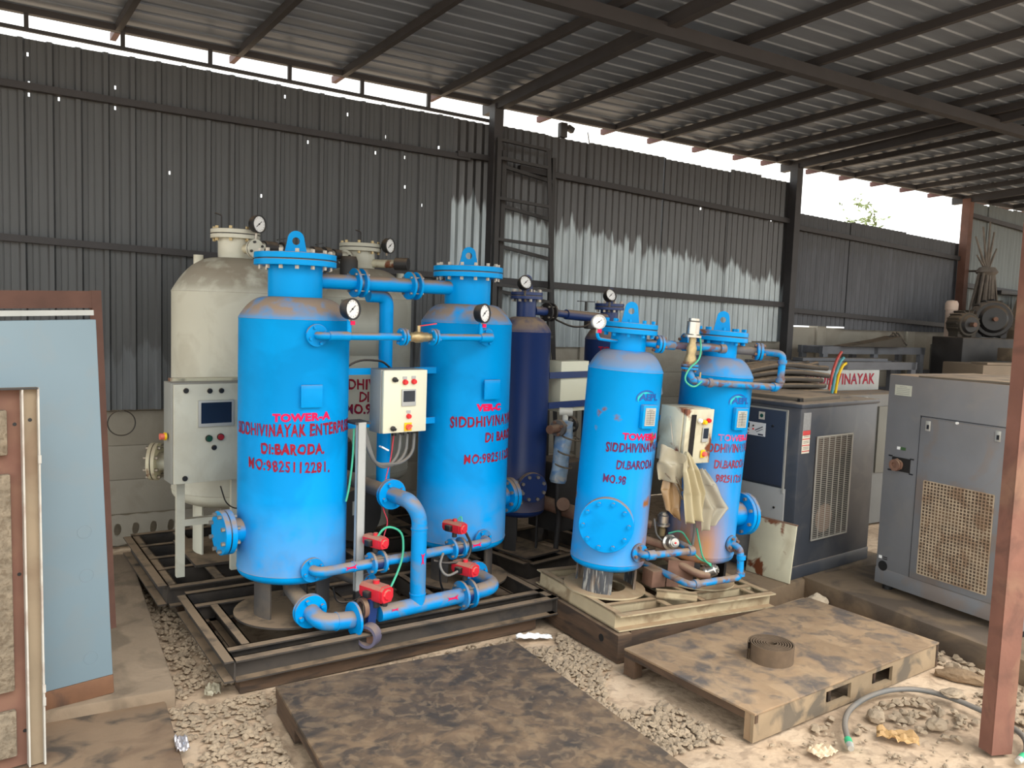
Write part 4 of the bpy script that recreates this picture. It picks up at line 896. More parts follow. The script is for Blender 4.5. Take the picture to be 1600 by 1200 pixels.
# dark beams that carry the frame
def G2w(x, y): return Matrix.Translation((.92, 4.88, 0)) @ Matrix.Rotation(R(27.4 + 4), 4, 'Z') @ Vector((x, y, 0))
def support(p, q, w, hp, hq, label):
    m = MB(); p, q = Vector(p), Vector(q); d = (q - p).normalized(); n = Vector((-d.y, d.x, 0)) * w / 2
    V = [m.bm.verts.new(v) for v in (p - n, p + n, q + n, q - n, p - n + Vector((0, 0, hp)), p + n + Vector((0, 0, hp)), q + n + Vector((0, 0, hq)), q - n + Vector((0, 0, hq)))]
    for f in ((0, 1, 2, 3), (7, 6, 5, 4), (0, 4, 5, 1), (1, 5, 6, 2), (2, 6, 7, 3), (3, 7, 4, 0)): m._f([V[i] for i in f])
    return tag(m.build('support_bearer', WOODD, sharp=20), label, 'support beam')
zl = lambda x, y: .14 - .0524 * (x * .853 - y * .521) - .008
support(G2w(-.59, -.42), G2w(-.59, .5), .09, zl(-.6, -.42), zl(-.6, .5), 'dark oily beam with a bolt hole under the left end of the cream framed skid')
MBh = MB().cyl(G2w(-.638, -.28) + Vector((0, 0, .09)), G2w(-.633, -.28) + Vector((0, 0, .09)), .02, seg=16).build('bolt_hole', pm('hole_black', (14, 12, 12), .9)); MBh.parent = bpy.data.objects['support_bearer']
support(G2w(-.53, -.36), G2w(.58, -.36), .07, zl(-.55, -.36), zl(.58, -.36), 'long dark beam under the front of the cream framed skid')
support(G2w(-.52, .33), G2w(.58, .33), .07, zl(-.52, .33), zl(.58, .33), 'long dark beam under the rear of the cream framed skid')

# ================================================================== CREAM TWIN-TANK SKID at the back left
G3 = thing('nitrogen_generator_skid', 'old cream painted twin tank gas skid against the left wall, behind the big blue towers', 'gas generator', (-1.9, 4.58, 0), R(34))
I3 = (Matrix.Translation((-1.9, 4.58, 0)) @ Matrix.Rotation(R(34), 4, 'Z')).inverted()
p1 = I3 @ Vector((-1.785, 5.33, 0)); p2 = I3 @ Vector((-1.135, 6.10, 0))
m = MB(); z = .085; h = .115
chan(m, (0, 0, z), (2.0, 0, z), h, .055, side=-1); chan(m, (2.0, 1.15, z), (0, 1.15, z), h, .055, side=-1)
chan(m, (0, 1.15, z), (0, 0, z), h, .055, side=-1); chan(m, (2, 0, z), (2, 1.15, z), h, .055, side=-1)
for y in (.3, .55, .85): chan(m, (0, y, z), (2, y, z), h - .002, .05, side=1)
for x in (.05, .32, .75, 1.2, 1.75): chan(m, (x, 0, z), (x, 1.15, z), h - .004, .06, side=1)
m.build('skid_frame', SKIDM, G3)
for i, p in enumerate((p1, p2)):
    MB().box((p.x, p.y, .208), (.62, .62, .016)).build('base_plate', SKIDM, G3)
    skirt(G3, (p.x, p.y), .25, .216, .56, CREAM, [R(-175), R(-60), R(60)], .36)
    t3, f3 = tank(G3, (p.x, p.y), .378, .62, 1.866, 2.08, 2.23, .105, .15, CREAM, lugw=0, nb=8, fth=.026, dish=.12, bmat=BRASS)
    if i == 1: t3b = t3
    else: t3a = t3
    d = Vector((.35, -.94, 0)).normalized() if i == 0 else Vector((-.8, -.6, 0)).normalized()
    MB().cyl((p.x + d.x * .06, p.y + d.y * .06, 2.14), (p.x + d.x * .19, p.y + d.y * .19, 2.14), .028, seg=16).build('neck_nozzle', CREAMR, G3)
    flange(G3, 'pipe_flange', (p.x + d.x * .195, p.y + d.y * .195, 2.14), d, .058, .012, CREAM, 4, .008, .74, bmat=BLK)
    gd = d if i == 0 else Vector((.75, -.62, 0)); gauge(G3, (p.x + gd.x * .2 + .01, p.y + gd.y * .2 - .01, 2.29 if i == 0 else 2.25), (.5, -1, 0), .052, (p.x + gd.x * .2, p.y + gd.y * .2, 2.18))
MB().cyl((p2.x + .3, p2.y - .05, 1.93), (p2.x + .3, p2.y - .05, 2.06), .028, seg=14).build('relief_stub', CREAM, G3)
MB().cyl((p1.x - .22, p1.y + .02, 1.9), (p1.x - .22, p1.y + .02, 2.09), .03, seg=14).build('relief_stub', CREAM, G3)
a_, b_ = p1 + Vector((.09, -.17, 2.16)), p2 + Vector((-.15, -.12, 2.16)); dv = (b_ - a_)
MB().cyl(a_, b_, .024, seg=16).build('top_cross_pipe', CREAM, G3)
for f_, rr, ll in ((.12, .036, .1), (.27, .04, .05), (.62, .036, .07), (.74, .042, .05), (.86, .034, .06)):
    c = a_ + dv * f_; MB().cyl(c - dv.normalized() * ll / 2, c + dv.normalized() * ll / 2, rr, seg=14).build('valve_body', BLACKST, G3)
for f_ in (.62, .2): MB().bar(a_ + dv * f_ + Vector((0, 0, .05)), a_ + dv * f_ + Vector((.06, .02, .065)), .014, .006).build('valve_lever', BLK, G3)
q = p2 + Vector((.1, -.12, 2.1)); MB().cyl(p2 + Vector((.06, -.06, 2.12)), p2 + Vector((.2, -.2, 2.12)), .03, seg=14).build('neck_nozzle', CREAMR, G3)
MB().cyl(p2 + Vector((.19, -.19, 2.12)), p2 + Vector((.26, -.26, 2.12)), .045, seg=16).build('valve_body', BLACKST, G3)
MB().lathe([(0, 0), (.062, 0), (.062, .1), (.05, .13), (0, .13)], 18, Matrix.Translation(p2 + Vector((-.17, -.2, 2.02)))).build('valve_body', BLACKST, G3)
for p, hh in ((p1 + Vector((-.1, -.05, 2.25)), .09), (p2 + Vector((-.02, -.05, 2.25)), .09)):
    MB().pipe([p, p + Vector((0, 0, hh)), p + Vector((-.04, 0, hh + .01))], .005, .01, 8).build('flange_handle', BLACKST, G3)
# side nozzle pointing left from the left tank
sd = (I3.to_3x3() @ Vector((-1, -.12, 0))).normalized(); c = Vector((p1.x, p1.y, .77))
MB().cyl(c + sd * .34, c + sd * .47, .06, seg=20).build('side_nozzle', CREAM, G3); flange(G3, 'blind_flange', c + sd * .49, sd, .12, .022, CREAMR, 8, .012, .84)
lettering(t3b, 'painted_lettering', 'SIDDHIVINAYAK', .1, REDL, on_cyl((p2.x, p2.y), .378, R(-142), 1.235, 0), .003, .78, .006, 'LEFT', 1.05)
lettering(t3b, 'painted_lettering', 'DI.BARODA', .095, REDL, on_cyl((p2.x, p2.y), .378, R(-112), 1.15, 0), .003, .78, .006, 'LEFT')
lettering(t3b, 'painted_lettering', 'MO.9825112281', .095, REDL, on_cyl((p2.x, p2.y), .378, R(-126), 1.065, 0), .003, .78, .006, 'LEFT', 1.05)
def on_t3(x, y): return on_cyl((p2.x, p2.y), .378, R(-112), 1.66, 0, .004)(x, y)
k = MB(); k.grid(lambda u, v: on_t3(-.13 + .26 * u, -.19 + .38 * v), 8, 2); k.build('access_plate', CREAM, t3b, solid=.012, normals=False)
# control cabinet with touch screen on legs
for x in (.09, .40): MB().bar((x, .13, .2), (x, .13, 1.36), .045, .04).build('stand_leg', CREAM, G3)
MB().bar((.09, .13, .52), (.4, .13, .52), .045, .04).build('stand_rail', CREAM, G3); MB().bar((.03, .13, 1.345), (.46, .13, 1.345), .04, .035).build('stand_rail', CREAMR, G3)
cb3, dr3, C3 = cabinet(G3, (.215, .07, 1.06), .41, .57, .17, BOXSIDE, CREAM, R(3))
fy = -.099
MB().box(C3 @ Vector((.03, fy - .004, .112)), (.2, .012, .15), C3, bev=.003).build('screen_bezel', GREYP, dr3); MB().box(C3 @ Vector((.03, fy - .0105, .116)), (.17, .002, .118), C3).build('display_screen', pm('navy_touch_screen', (34, 42, 62), .12), dr3)
for x, z, mm in ((-.135, .245, BLK), (-.005, .24, BLK), (.06, .24, BLK), (.02, -.085, BLK), (-.14, -.25, BLK)): knob(dr3, C3, x, z, fy, .013, mm, .008, 'lock_hole')
knob(dr3, C3, -.01, -.03, fy, .017, pm('dark_green_button', (20, 70, 50), .4), .02, ring=BLK); knob(dr3, C3, .055, -.025, fy, .017, pm('dark_red_button', (150, 30, 40), .4), .02, ring=BLK)
m = MB(); p = C3 @ Vector((-.215, .0, -.02)); n = C3.to_3x3() @ Vector((-1, 0, 0)); m.cyl(p, p + n * .012, .022, seg=16); m.mat(1).cyl(p + n * .012, p + n * .035, .018, seg=16); m.build('emergency_stop', [YEL, pm('coral_stop_button', (226, 110, 92), .4)], cb3)
wire(G3, 'loose_wire', [(.3, .06, .73), (.33, .05, .62), (.4, .04, .58), (.45, .06, .66)], .004, BLK, 6)
def G3w(x, y): return G3w_M @ Vector((x, y, 0))
G3w_M = Matrix.Translation((-1.9, 4.58, 0)) @ Matrix.Rotation(R(34), 4, 'Z')
m = MB(); m.cyl((1.18, .16, .45), (1.18, .62, .45), .2, seg=28); m.build('black_motor', BLACKST, G3); MB().cyl((1.18, .1, .45), (1.18, .16, .45), .17, .2, 28).build('motor_end', BLACKST, G3); MB().box((1.18, .097, .5), (.07, .006, .09)).build('motor_plate', GREYP, G3); MB().box((1.18, .4, .235), (.3, .36, .05)).build('motor_foot', BLACKST, G3); MB().lathe([(0, .65), (.12, .65), (.14, .72), (.1, .9), (.05, .95), (0, .95)], 20, Matrix.Translation((1.15, .4, 0))).build('black_filter', BLACKST, G3)
timber(G3w(.12, .1), G3w(.12, 1.05), .09, .085, 'oily timber under the left end of the cream tank skid')
timber(G3w(1.85, .1), G3w(1.85, 1.05), .09, .085, 'oily timber under the right end of the cream tank skid')

# ================================================================== NAVY TWIN-TOWER SKID
G4 = thing('nitrogen_generator_skid', 'narrow dark navy twin tower gas skid behind the smaller blue towers', 'gas generator', (.40, 6.05, 0), R(43))
m = MB(); z = .03; h = .12
chan(m, (-.62, -.3, z), (.62, -.3, z), h, .05, side=-1); chan(m, (.62, .32, z), (-.62, .32, z), h, .05, side=-1); chan(m, (-.62, .32, z), (-.62, -.3, z), h, .05, side=-1); chan(m, (.62, -.3, z), (.62, .32, z), h, .05, side=-1)
for x in (-.25, .2): chan(m, (x, -.3, z), (x, .32, z), h - .003, .05)
m.build('skid_frame', SKIDM, G4)
for x, dz in ((-.437, 0), (.437, -.05)):
    MB().box((x, 0, .158), (.33, .5, .012)).build('base_plate', SKIDM, G4)
    skirt(G4, (x, 0), .14, .16, .42, BLACKST, [R(-160), R(-45), R(70)], .35)
    t4, f4 = tank(G4, (x, 0), .176, .44 + dz, 1.677 + dz, 1.775 + dz, 1.92 + dz, .067, .11, NAVY, lugw=.085, lugh=.12, lugrot=R(-30), nb=8, fth=.022, dish=.06)
    gauge(G4, (x - .12, -.1, 2.0 + dz), (-.2, -1, .35), .045, (x - .06, -.05, 1.88 + dz))
lettering(t4, 'painted_lettering', 'TOWER-B', .06, REDL, on_cyl((.437, 0), .176, R(-118), 1.53, 0), .002, 1, 0)
aa = R(-115); d = Vector((math.cos(aa), math.sin(aa), 0)); c = Vector((-.437, 0, .635)); MB().cyl(c + d * .13, c + d * .24, .06, seg=24).build('front_nozzle', NAVY, G4); flange(G4, 'blind_flange', c + d * .25, d, .1, .02, NAVY, 8, .012, .8)
m = MB(); m.cyl((-.38, -.02, 1.82), (-.27, -.02, 1.815), .03, seg=16); m.cyl((-.2, -.02, 1.81), (.1, -.02, 1.79), .026, seg=16); m.cyl((-.06, -.02, 1.801), (.37, -.02, 1.78), .036, seg=18); m.build('top_cross_pipe', NAVY, G4)
wafer(G4, (-.235, -.02, 1.812), (1, 0, 0), .035, .065, .03, BLACKST, RUSTP); 
MB().cyl((.15, -.02, 1.83), (.15, -.02, 1.9), .01, seg=8).build('valve_stem', BLACKST, G4); MB().bar((.06, -.02, 1.9), (.24, -.02, 1.9), .014, .006).build('valve_lever', BLACKST, G4)
wire(G4, 'air_tube', [(-.2, -.06, 1.76), (-.05, -.08, 1.71), (.1, -.08, 1.72), (.18, -.06, 1.76)], .007, BLK)
MB().box((.2, -.02, 1.73), (.09, .05, .06), bev=.01).build('valve_body', BLACKST, G4)
cbn = MB().box((-.03, -.03, 1.29), (.29, .15, .36), bev=.004).build('control_cabinet', CREAMB, G4)
for z in (1.375, 1.165): MB().box((0, -.12, z), (.62, .012, .045)).build('mounting_strap', NAVY, G4)
MB().box((.2, .1, 1.22), (.07, .05, .09), bev=.004).build('green_screen_controller', GREYP, G4)
# plastic-wrapped filter housing with nozzles between the towers
fl = MB(); 
M = Matrix.Translation((-.30, -.235, .64)) @ Matrix.Rotation(R(7), 4, 'Y')
fl.lathe([(0, 0), (.05, .0), (.058, .02), (.056, .1), (.06, .16), (.055, .25), (.06, .33), (.05, .4), (.055, .43), (0, .44)], 22, M)
for v_ in fl.bm.verts: v_.co += Vector((noise.noise(v_.co * 22), noise.noise(v_.co * 22 + Vector((5, 0, 0))), 0)) * .012
fo = fl.build('wrapped_filter', pm('film_wrapped_blue', (150, 174, 196), .35, var=.25, scale=16, stain=[((196, 190, 178), .8, 8), ((70, 130, 190), .7, 14)]), G4, sharp=25)
for z in (.13, .22, .33): MB().lathe([(.063, z - .006), (.067, z), (.063, z + .006)], 20, M @ Matrix.Rotation(R(12), 4, 'X')).build('binding_tape', FOAM, fo)
q = M @ Vector((0, 0, .39)); 
MB().cyl(q, q + Vector((-.2, -.05, 0)), .03, seg=16).build('inlet_stub', RUSTP, fo); flange(G4, 'pipe_flange', q + Vector((-.085, -.02, 0)), (-.95, -.25, 0), .058, .014, PIPEG, 4, .011, .74, bmat=RUSTP)
MB().cyl(q, q + Vector((.16, .05, .01)), .022, seg=16).build('outlet_stub', PIPEG, fo); flange(G4, 'pipe_flange', q + Vector((.085, .03, .005)), (.95, .3, 0), .058, .014, BLACKST, 4, .011, .74)
m = MB(); m.cyl(q + Vector((0, 0, .04)), q + Vector((0, 0, .1)), .02, seg=14); m.tube(q + Vector((-.03, .03, .105)), q + Vector((.035, -.035, .105)), .028, .019, 18); m.build('plastic_elbow', pm('white_pvc', (222, 220, 208), .4, var=.05), fo)
MB().pipe([(-.30, -.235, .66), (-.3, -.235, .5), (-.26, -.22, .4), (-.26, -.2, .15)], .018, .04, 12).build('drain_pipe', BLACKST, fo)
MB().cyl((-.36, -.35, .52), (-.1, -.1, .42), .045, seg=18).build('brown_pipe', RUSTP, G4)
MB().cyl((-.25, .05, .47), (-.12, -.43, .39), .05, seg=18).build('brown_pipe', RUSTP, G4); MB().cyl((.02, .05, .47), (.12, -.3, .36), .05, seg=18).build('brown_pipe', RUSTP, G4)
MB().box((-.05, .0, .5), (.3, .3, .5), bev=.01).build('black_blower', BLACKST, G4)
# ================================================================== CHARCOAL COMPRESSOR
T = thing('air_compressor', 'charcoal cabinet compressor with a white wire grille and a control panel, behind the cream sheet', 'compressor', (1.875, 5.345, .11), R(38))
w, dp, h = .95, .78, 1.15
MB().box((w / 2, dp / 2, h / 2 + .01), (w, dp, h - .02), bev=.012).build('cabinet_body', DKGREY, T)
MB().box((w / 2, dp / 2, .045), (w + .006, dp + .006, .09), bev=.006).build('base_frame', DKGREY, T)
m = MB(); m.box((w / 2, dp / 2, h + .002), (w + .02, dp + .02, .03), bev=.006); m.build('top_lid', DKGREY, T)
DUSTY = pm('dust_covered_lid', (98, 90, 80), .9, dust=1.0, dustcol=(150, 130, 108), var=.1)
MB().box((.36, .42, h + .03), (.5, .66, .028), Matrix.Rotation(R(4), 4, 'Z'), bev=.004).build('lid_panel', DUSTY, T)
MB().box((.125, .09, h + .03), (.05, .02, .02)).build('lid_slot', BLK, T)
# end face (x=0): dark upper door, light lower door
MB().box((-.008, .4, .86), (.018, .62, .5), bev=.004).build('upper_door', NVPANEL, T)
EDGE = pm('bare_metal_edge', (186, 184, 176), .4, .4, var=.1)
k = MB(); k.box((-.012, .093, .84), (.012, .012, .55)); k.box((-.012, .4, 1.113), (.012, .62, .01)); k.build('door_edge_trim', EDGE, T)
MB().box((-.006, .4, .33), (.014, .64, .53), bev=.004).build('lower_door', LTGREY, T)
MB().cyl((-.014, .15, .46), (-.02, .15, .46), .008, seg=10).build('door_lock', BLK, T)
q = bpy.data.objects['upper_door']
MB().box((-.018, .35, .965), (.003, .2, .09)).build('control_panel', WHITE, q)
MB().box((-.0205, .405, .985), (.002, .055, .035)).build('display_screen', BLK, q)
k = MB(); 
for i in range(18):
    a0_, a1_ = R(20 + 320 * i / 18), R(20 + 320 * (i + 1) / 18)
    if 5 < i < 8: continue
    k.quad([(-.0203, .405 - rr * 1.5 * math.cos(a), .94 + rr * math.sin(a)) for rr, a in ((.016, a0_), (.021, a0_), (.021, a1_), (.016, a1_))])
k.build('red_ring_logo', REDL, q, normals=False)
lettering(q, 'logo_lettering', 'CI', .026, REDL, on_plane((-.0195, .405, .931), (0, -1, 0), (0, 0, 1), .001), .001)
k = MB(); k.bar((-.0205, .33, .955), (-.0205, .27, .985), .006, .001, (1, 0, 0)); k.bar((-.0205, .32, .945), (-.0205, .27, .968), .004, .001, (1, 0, 0)); k.box((-.0205, .285, .93), (.001, .04, .01)); k.build('panel_print', NVPANEL, q)
for z in (.985, .962): MB().cyl((-.019, .345, z), (-.023, .345, z), .006, seg=10).build('panel_button', REDP if z < .97 else BLK, q)
for y, col in ((.43, YEL), (.285, pm('dark_green_symbol', (24, 90, 80), .4))):
    MB().box((-.018, y, 1.06), (.002, .046, .052)).build('warning_sticker', pm('sticker_white', (214, 208, 196), .5), q)
    if y > .4: MB().prism([(-.014, -.012), (.014, -.012), (0, .013)], .001, Matrix.Translation((-.0192, y, 1.06)) @ Matrix(((0, 0, -1, 0), (-1, 0, 0, 0), (0, 1, 0, 0), (0, 0, 0, 1)))).build('warning_triangle', YEL, q)
    else: MB().cyl((-.019, y, 1.06), (-.0205, y, 1.06), .013, seg=18).build('green_dot', col, q)
MB().cyl((-.018, .195, 1.0), (-.022, .195, 1.0), .009, seg=12).build('door_lock', BLK, T)
# long face (y=0): grille with louvre wires, stickers
gx0, gx1, gz0, gz1 = .19, .62, .245, .94
MB().box(((gx0 + gx1) / 2, -.003, (gz0 + gz1) / 2), (gx1 - gx0, .008, gz1 - gz0)).build('grille_opening', pm('dark_grille_inside', (34, 32, 32), .8, var=.3, stain=(96, 78, 66), stain_amt=.6, stain_scale=3), T)
MB().lathe([(.0, -.01), (.1, -.01), (.1, -.008), (.09, -.007), (0, -.007)], 20, Matrix.Translation((.33, -.0, .38)) @ basis((0, 1, 0))).build('fan_ring', pm('dusty_brown_fan', (120, 98, 84), .8, var=.2), T)
k = MB()
for i in range(7):
    x = gx0 + (gx1 - gx0) * i / 6; k.box((x, -.012, (gz0 + gz1) / 2), (.004 if 0 < i < 6 else .011, .006, gz1 - gz0 + .01))
for z in (gz0, gz1): k.box(((gx0 + gx1) / 2, -.012, z), (gx1 - gx0 + .01, .006, .011))
GRW = pm('pale_wire', (176, 172, 164), .45, .3, var=.1); k.build('grille_frame', GRW, T)
k = MB(); n = 52
for i in range(1, n):
    z = gz0 + (gz1 - gz0) * i / n; k.box(((gx0 + gx1) / 2, -.0095, z), (gx1 - gx0, .003, .0045))
k.build('grille_wires', pm('dull_wire', (158, 152, 142), .5, .2, var=.15), T)
STK = pm('data_sticker', (140, 140, 140), .5, var=.1, scale=60)
MB().box((.07, -.001, 1.05), (.085, .003, .115)).build('data_sticker', STK, T)
s_ = MB().box((.07, -.001, .915), (.085, .003, .15)).build('warning_label', pm('sticker_cream', (222, 214, 196), .5), T)
k = MB()
for z, hh in ((.975, .03), (.935, .006), (.893, .006), (.855, .006)): k.box((.07, -.0028, z), (.085, .001, hh))
k.build('label_bands', pm('red_band', (206, 70, 70), .5), s_)
k = MB()
for z in (.96, .95, .92, .91, .88, .87): k.box((.07, -.0028, z), (.06, .001, .0025))
k.build('label_print', BLK, s_)
# cream sheet leaning on it
o = thing('metal_sheet', 'rust-spotted cream metal sheet leaning against the end of the charcoal compressor', 'sheet', (1.842, 5.262, .112), R(124)); 
k = MB().box((.17, .0, .19), (.34, .012, .38), bev=.003); k.build('sheet_panel', CREAMR, o); o.rotation_euler = (R(6.5), 0, R(128))
kk = MB().box((.17, -.004, .382), (.34, .02, .008)); kk.build('folded_edge', RUSTP, o)

# ================================================================== GREY DRYER CABINET
T = thing('air_dryer', 'tall grey steel cabinet with a rusty square mesh grille, behind the foreground column', 'air dryer', (2.37, 5.22, .125), R(-61.6))
W_, D_, H_ = .93, .85, 1.36
b = MB().box((W_ / 2, D_ / 2, .03 + H_ / 2), (W_, D_, H_ - .03), bev=.006).build('cabinet_body', MACH, T)
MB().box((W_ / 2, D_ / 2, .09), (W_ + .004, D_ + .004, .1), bev=.004).build('base_skirt', MACHR, T)
for x in (.05, W_ - .04):
    for y in (.06, D_ - .06): MB().cyl((x, y, 0), (x, y, .04), .03, seg=14).build('foot', BLK, T)
MB().box((W_ / 2 + .1, D_ / 2, H_ + .02), (W_ - .2, D_, .014), Matrix.Rotation(R(-1), 4, 'Y'), bev=.003).build('top_sheet', DUSTY, T)
k = MB(); k.box((.24, -.001, .64), (.004, .004, 1.0)); k.box((.24 + .33, -.001, 1.138), (.67, .004, .004)); k.build('panel_seam', BLK, T)
dd = MB().box((.575, -.004, .635), (.66, .012, .985), bev=.003).build('door_panel', MACHR, T)
mx0, mx1, mz0, mz1 = .30, .73, .185, .755
MB().box(((mx0 + mx1) / 2, -.011, (mz0 + mz1) / 2), (mx1 - mx0, .004, mz1 - mz0)).build('radiator_core', COREB, dd)
k = MB(); n1, n2 = 20, 29
for i in range(n1 + 1): k.box((mx0 + (mx1 - mx0) * i / n1, -.0145, (mz0 + mz1) / 2), (.0062, .004, mz1 - mz0))
for i in range(n2 + 1): k.box(((mx0 + mx1) / 2, -.0145, mz0 + (mz1 - mz0) * i / n2), (mx1 - mx0, .0045, .0058))
k.build('mesh_grille', MESHR, dd)
for x in (.296, .722):
    l_ = MB().box((x, -.012, 1.085), (.03, .008, .06), bev=.002).build('door_latch', EDGE, dd); MB().box((x + .003, -.017, 1.08), (.014, .004, .026)).build('latch_hole', BLK, l_)
MB().cyl((.48, -.01, 1.127), (.48, -.02, 1.127), .008, seg=12).build('door_screw', WHITE, dd)
pl = MB().box((.105, -.002, 1.28), (.115, .003, .065)).build('name_plate', pm('pale_plate', (206, 206, 190), .4, .2), T)
k = MB()
for i in range(5): k.box((.105, -.0038, 1.302 - .011 * i), (.09 if i else .05, .0006, .003))
k.build('plate_print', pm('grey_print', (150, 150, 140), .5), pl)
MB().box((.128, -.003, .82), (.126, .006, .085)).build('pipe_opening', pm('dark_opening', (26, 24, 24), .9), T)
k = MB(); k.cyl((.115, .03, .82), (.115, -.04, .818), .03, seg=18); k.tube((.115, -.04, .818), (.115, -.052, .818), .036, .018, 18); k.cyl((.115, -.02, .818), (.115, -.032, .818), .04, seg=6); k.build('pipe_union', RUSTP, T)
for x, z in ((.05, .865), (.2, .865), (.05, .775), (.2, .772)): MB().box((x, -.002, z), (.026, .004, .008)).build('slot', BLK, T)
MB().box((.135, -.002, .92), (.034, .003, .018)).build('green_label', pm('dark_green_label', (60, 90, 50), .5), T); MB().box((.103, -.002, .92), (.022, .003, .018)).build('white_label', WHITE, T)
MB().cyl((.052, -.003, .157), (.052, .0, .157), .032, seg=22).build('drain_hole', pm('dark_hole', (18, 18, 18), .9), T)
MB().box((.03, -.002, .21), (.02, .003, .018)).build('white_label', WHITE, T); 
k = MB(); k.box((.065, -.002, .214), (.03, .002, .005)); k.box((.065, -.002, .202), (.03, .002, .005)); k.build('drain_lettering', BLK, T)

# ================================================================== OLD MACHINE WITH CABLES ON TOP, RACKS, FAR JUNK
OLDG = pm('dusty_grey_machine', (104, 104, 102), .6, dust=.8, var=.15, scale=3); OLDC = pm('dull_cream_machine', (112, 110, 102), .6, dust=.4, var=.1, scale=3)
T = thing('compressor_cabinet', 'old grey cabinet with a red lettered beam, standing behind the charcoal compressor', 'machine', (2.15, 6.75, 0), R(30))
MB().box((.875, .3, .6), (1.75, .6, 1.18), bev=.01).build('cabinet_body', OLDG, T)
MB().box((1.5, -.008, .78), (.4, .02, .6), bev=.004).build('cream_panel', OLDC, T)
MB().box((1.63, -.024, .9), (.05, .012, .22)).build('white_strip', EDGE, T)
bb = MB().box((.98, .38, 1.285), (1.52, .1, .19), bev=.006).build('sign_beam', pm('pale_grey_beam', (166, 168, 166), .5, var=.08), T)
lettering(bb, 'painted_lettering', 'SIDDHIVINAYAK', .14, REDL, on_plane((1.665, .33, 1.25), (1, 0, 0), (0, 0, 1), .002), .003, .88, .006, 'RIGHT', 1.05)
for x, col in ((.97, YEL), (1.11, pm('blue_dial', (120, 160, 190), .4))):
    gg = MB().lathe([(0, 0), (.04, 0), (.04, .02), (.034, .024), (0, .024)], 20, Matrix.Translation((x, -.0, 1.13)) @ basis((0, -1, 0))).build('dial_gauge', EDGE, T); MB().cyl((x, -.024, 1.13), (x, -.027, 1.13), .03, seg=18).build('dial_face', col, gg)
MB().cyl((.4, 0, 1.12), (.4, -.01, 1.12), .03, seg=14).build('dark_knob', BLK, T)
# pile of cables: every length its own object
rc = random.Random(11)
for i in range(25):
    ly, lz = i % 5, i // 5; rr = .021; y = .02 + .056 * ly + .02 * (lz % 2); z = 1.213 + .047 * lz
    wv = lambda x: .035 * math.sin(2.6 * x + .4) ; wz = lambda x: .012 * lz * math.sin(3.3 * x + 1.0)
    xs = [-.42 + rc.uniform(-.08, .08)] + [-.2, .05, .3, .52] + [.66 + rc.uniform(-.06, .1)]
    pts = [(x, y + wv(x), z + .004 + wz(x)) for x in xs]
    if lz == 4: pts[-1] = (pts[-1][0], pts[-1][1], pts[-1][2] + rc.uniform(0, .05))
    o = MB().pipe(pts, rr, .2, 10, 6).build('power_cable', CABLE); o.location = (2.15, 6.75, 0); o.rotation_euler = (0, 0, R(30))
    tag(o, 'dusty black power cable in the tangled pile on the old grey cabinet', 'cable', 'dusty cables piled behind the charcoal compressor')
for k_, (nm, mt, lab) in enumerate((('cable_core', pm('red_core', (196, 80, 70), .5), 'red cable core sticking up from the cable pile'), ('cable_core', pm('teal_core', (80, 160, 170), .5), 'teal cable core sticking up from the cable pile'), ('cable_core', YEL, 'yellow cable core poking up from the cable pile'))):
    o = MB().pipe([(.78 + .045 * k_, .12, 1.195), (.78 + .045 * k_, .1, 1.36), (.84 + .04 * k_, .1, 1.5 - .03 * k_), (.89 + .035 * k_, .1, 1.56 - .05 * k_)], .012, .05, 8).build(nm, mt); o.location = (2.15, 6.75, 0); o.rotation_euler = (0, 0, R(30)); tag(o, lab, 'cable')
RACKM = pm('grey_rack_steel', (98, 100, 106), .6, dust=.7, var=.15)
def rack(loc, rz, L, D, H, label, mid=None, plates=0):
    T = thing('steel_rack', label, 'rack', loc, rz)
    for x in (0, L / 2, L):
        for y in (0, D): MB().box((x, y, H / 2), (.07, .05, H)).build('leg', RACKM, T)
    for y in (0, D): MB().box((L / 2, y, H - .04), (L + .1, .05, .08)).build('top_beam', RACKM, T)
    for x in (0, L): MB().box((x, D / 2, H - .04), (.05, D, .07)).build('cross_beam', RACKM, T)
    if mid: 
        for y in (0, D): MB().box((L / 2, y, mid), (L + .2, .05, .07)).build('shelf_beam', RACKM, T)
    return T
rack((2.47, 8.02, 0), R(26), 2.0, .26, 1.42, 'long low grey steel rack behind the cable pile', .9)
rack((3.3, 8.85, 0), R(30), 1.65, .28, 1.56, 'grey steel rack with an upper beam in front of the precast wall', 1.05)
o = MB().bar((2.86, 8.36, 1.492), (3.94, 8.88, 1.492), .14, .03).build('steel_plate', RACKM); tag(o, 'long grey plate lying along the top of the low rack', 'plate'); o.location = (0, 0, -.055)
DKR = pm('dusty_dark_lever', (70, 64, 56), .8, dust=.7, var=.2)
T = thing('tarpaulin_heap', 'dark wedge shaped heap with loose wires on the rear rack', 'heap', (3.85, 9.26, 1.565), R(30))
k = MB(); k.prism([(-.45, 0), (.5, 0), (.42, .12), (.2, .08)], .2, Matrix.Rotation(R(90), 4, 'X')); k.build('wedge', DKR, T)
for i in range(4): MB().pipe([(.36 + .04 * i, -.1, .06), (.36 + .03 * i, -.12, .15 + .03 * (i % 2)), (.44 + .06 * i, -.14, .08 - .02 * i)], .01, .04, 6).build('loose_wire', CABLE, T)
T = thing('yellow_bucket', 'small yellow bucket by the far shed column', 'bucket', (5.12, 9.95, 1.30)); MB().lathe([(0, 0), (.07, 0), (.1, .18), (.105, .18), (.105, .19), (.09, .19), (.06, .02), (0, .02)], 22).build('bucket_body', pm('dull_yellow', (176, 152, 40), .5, var=.1), T)
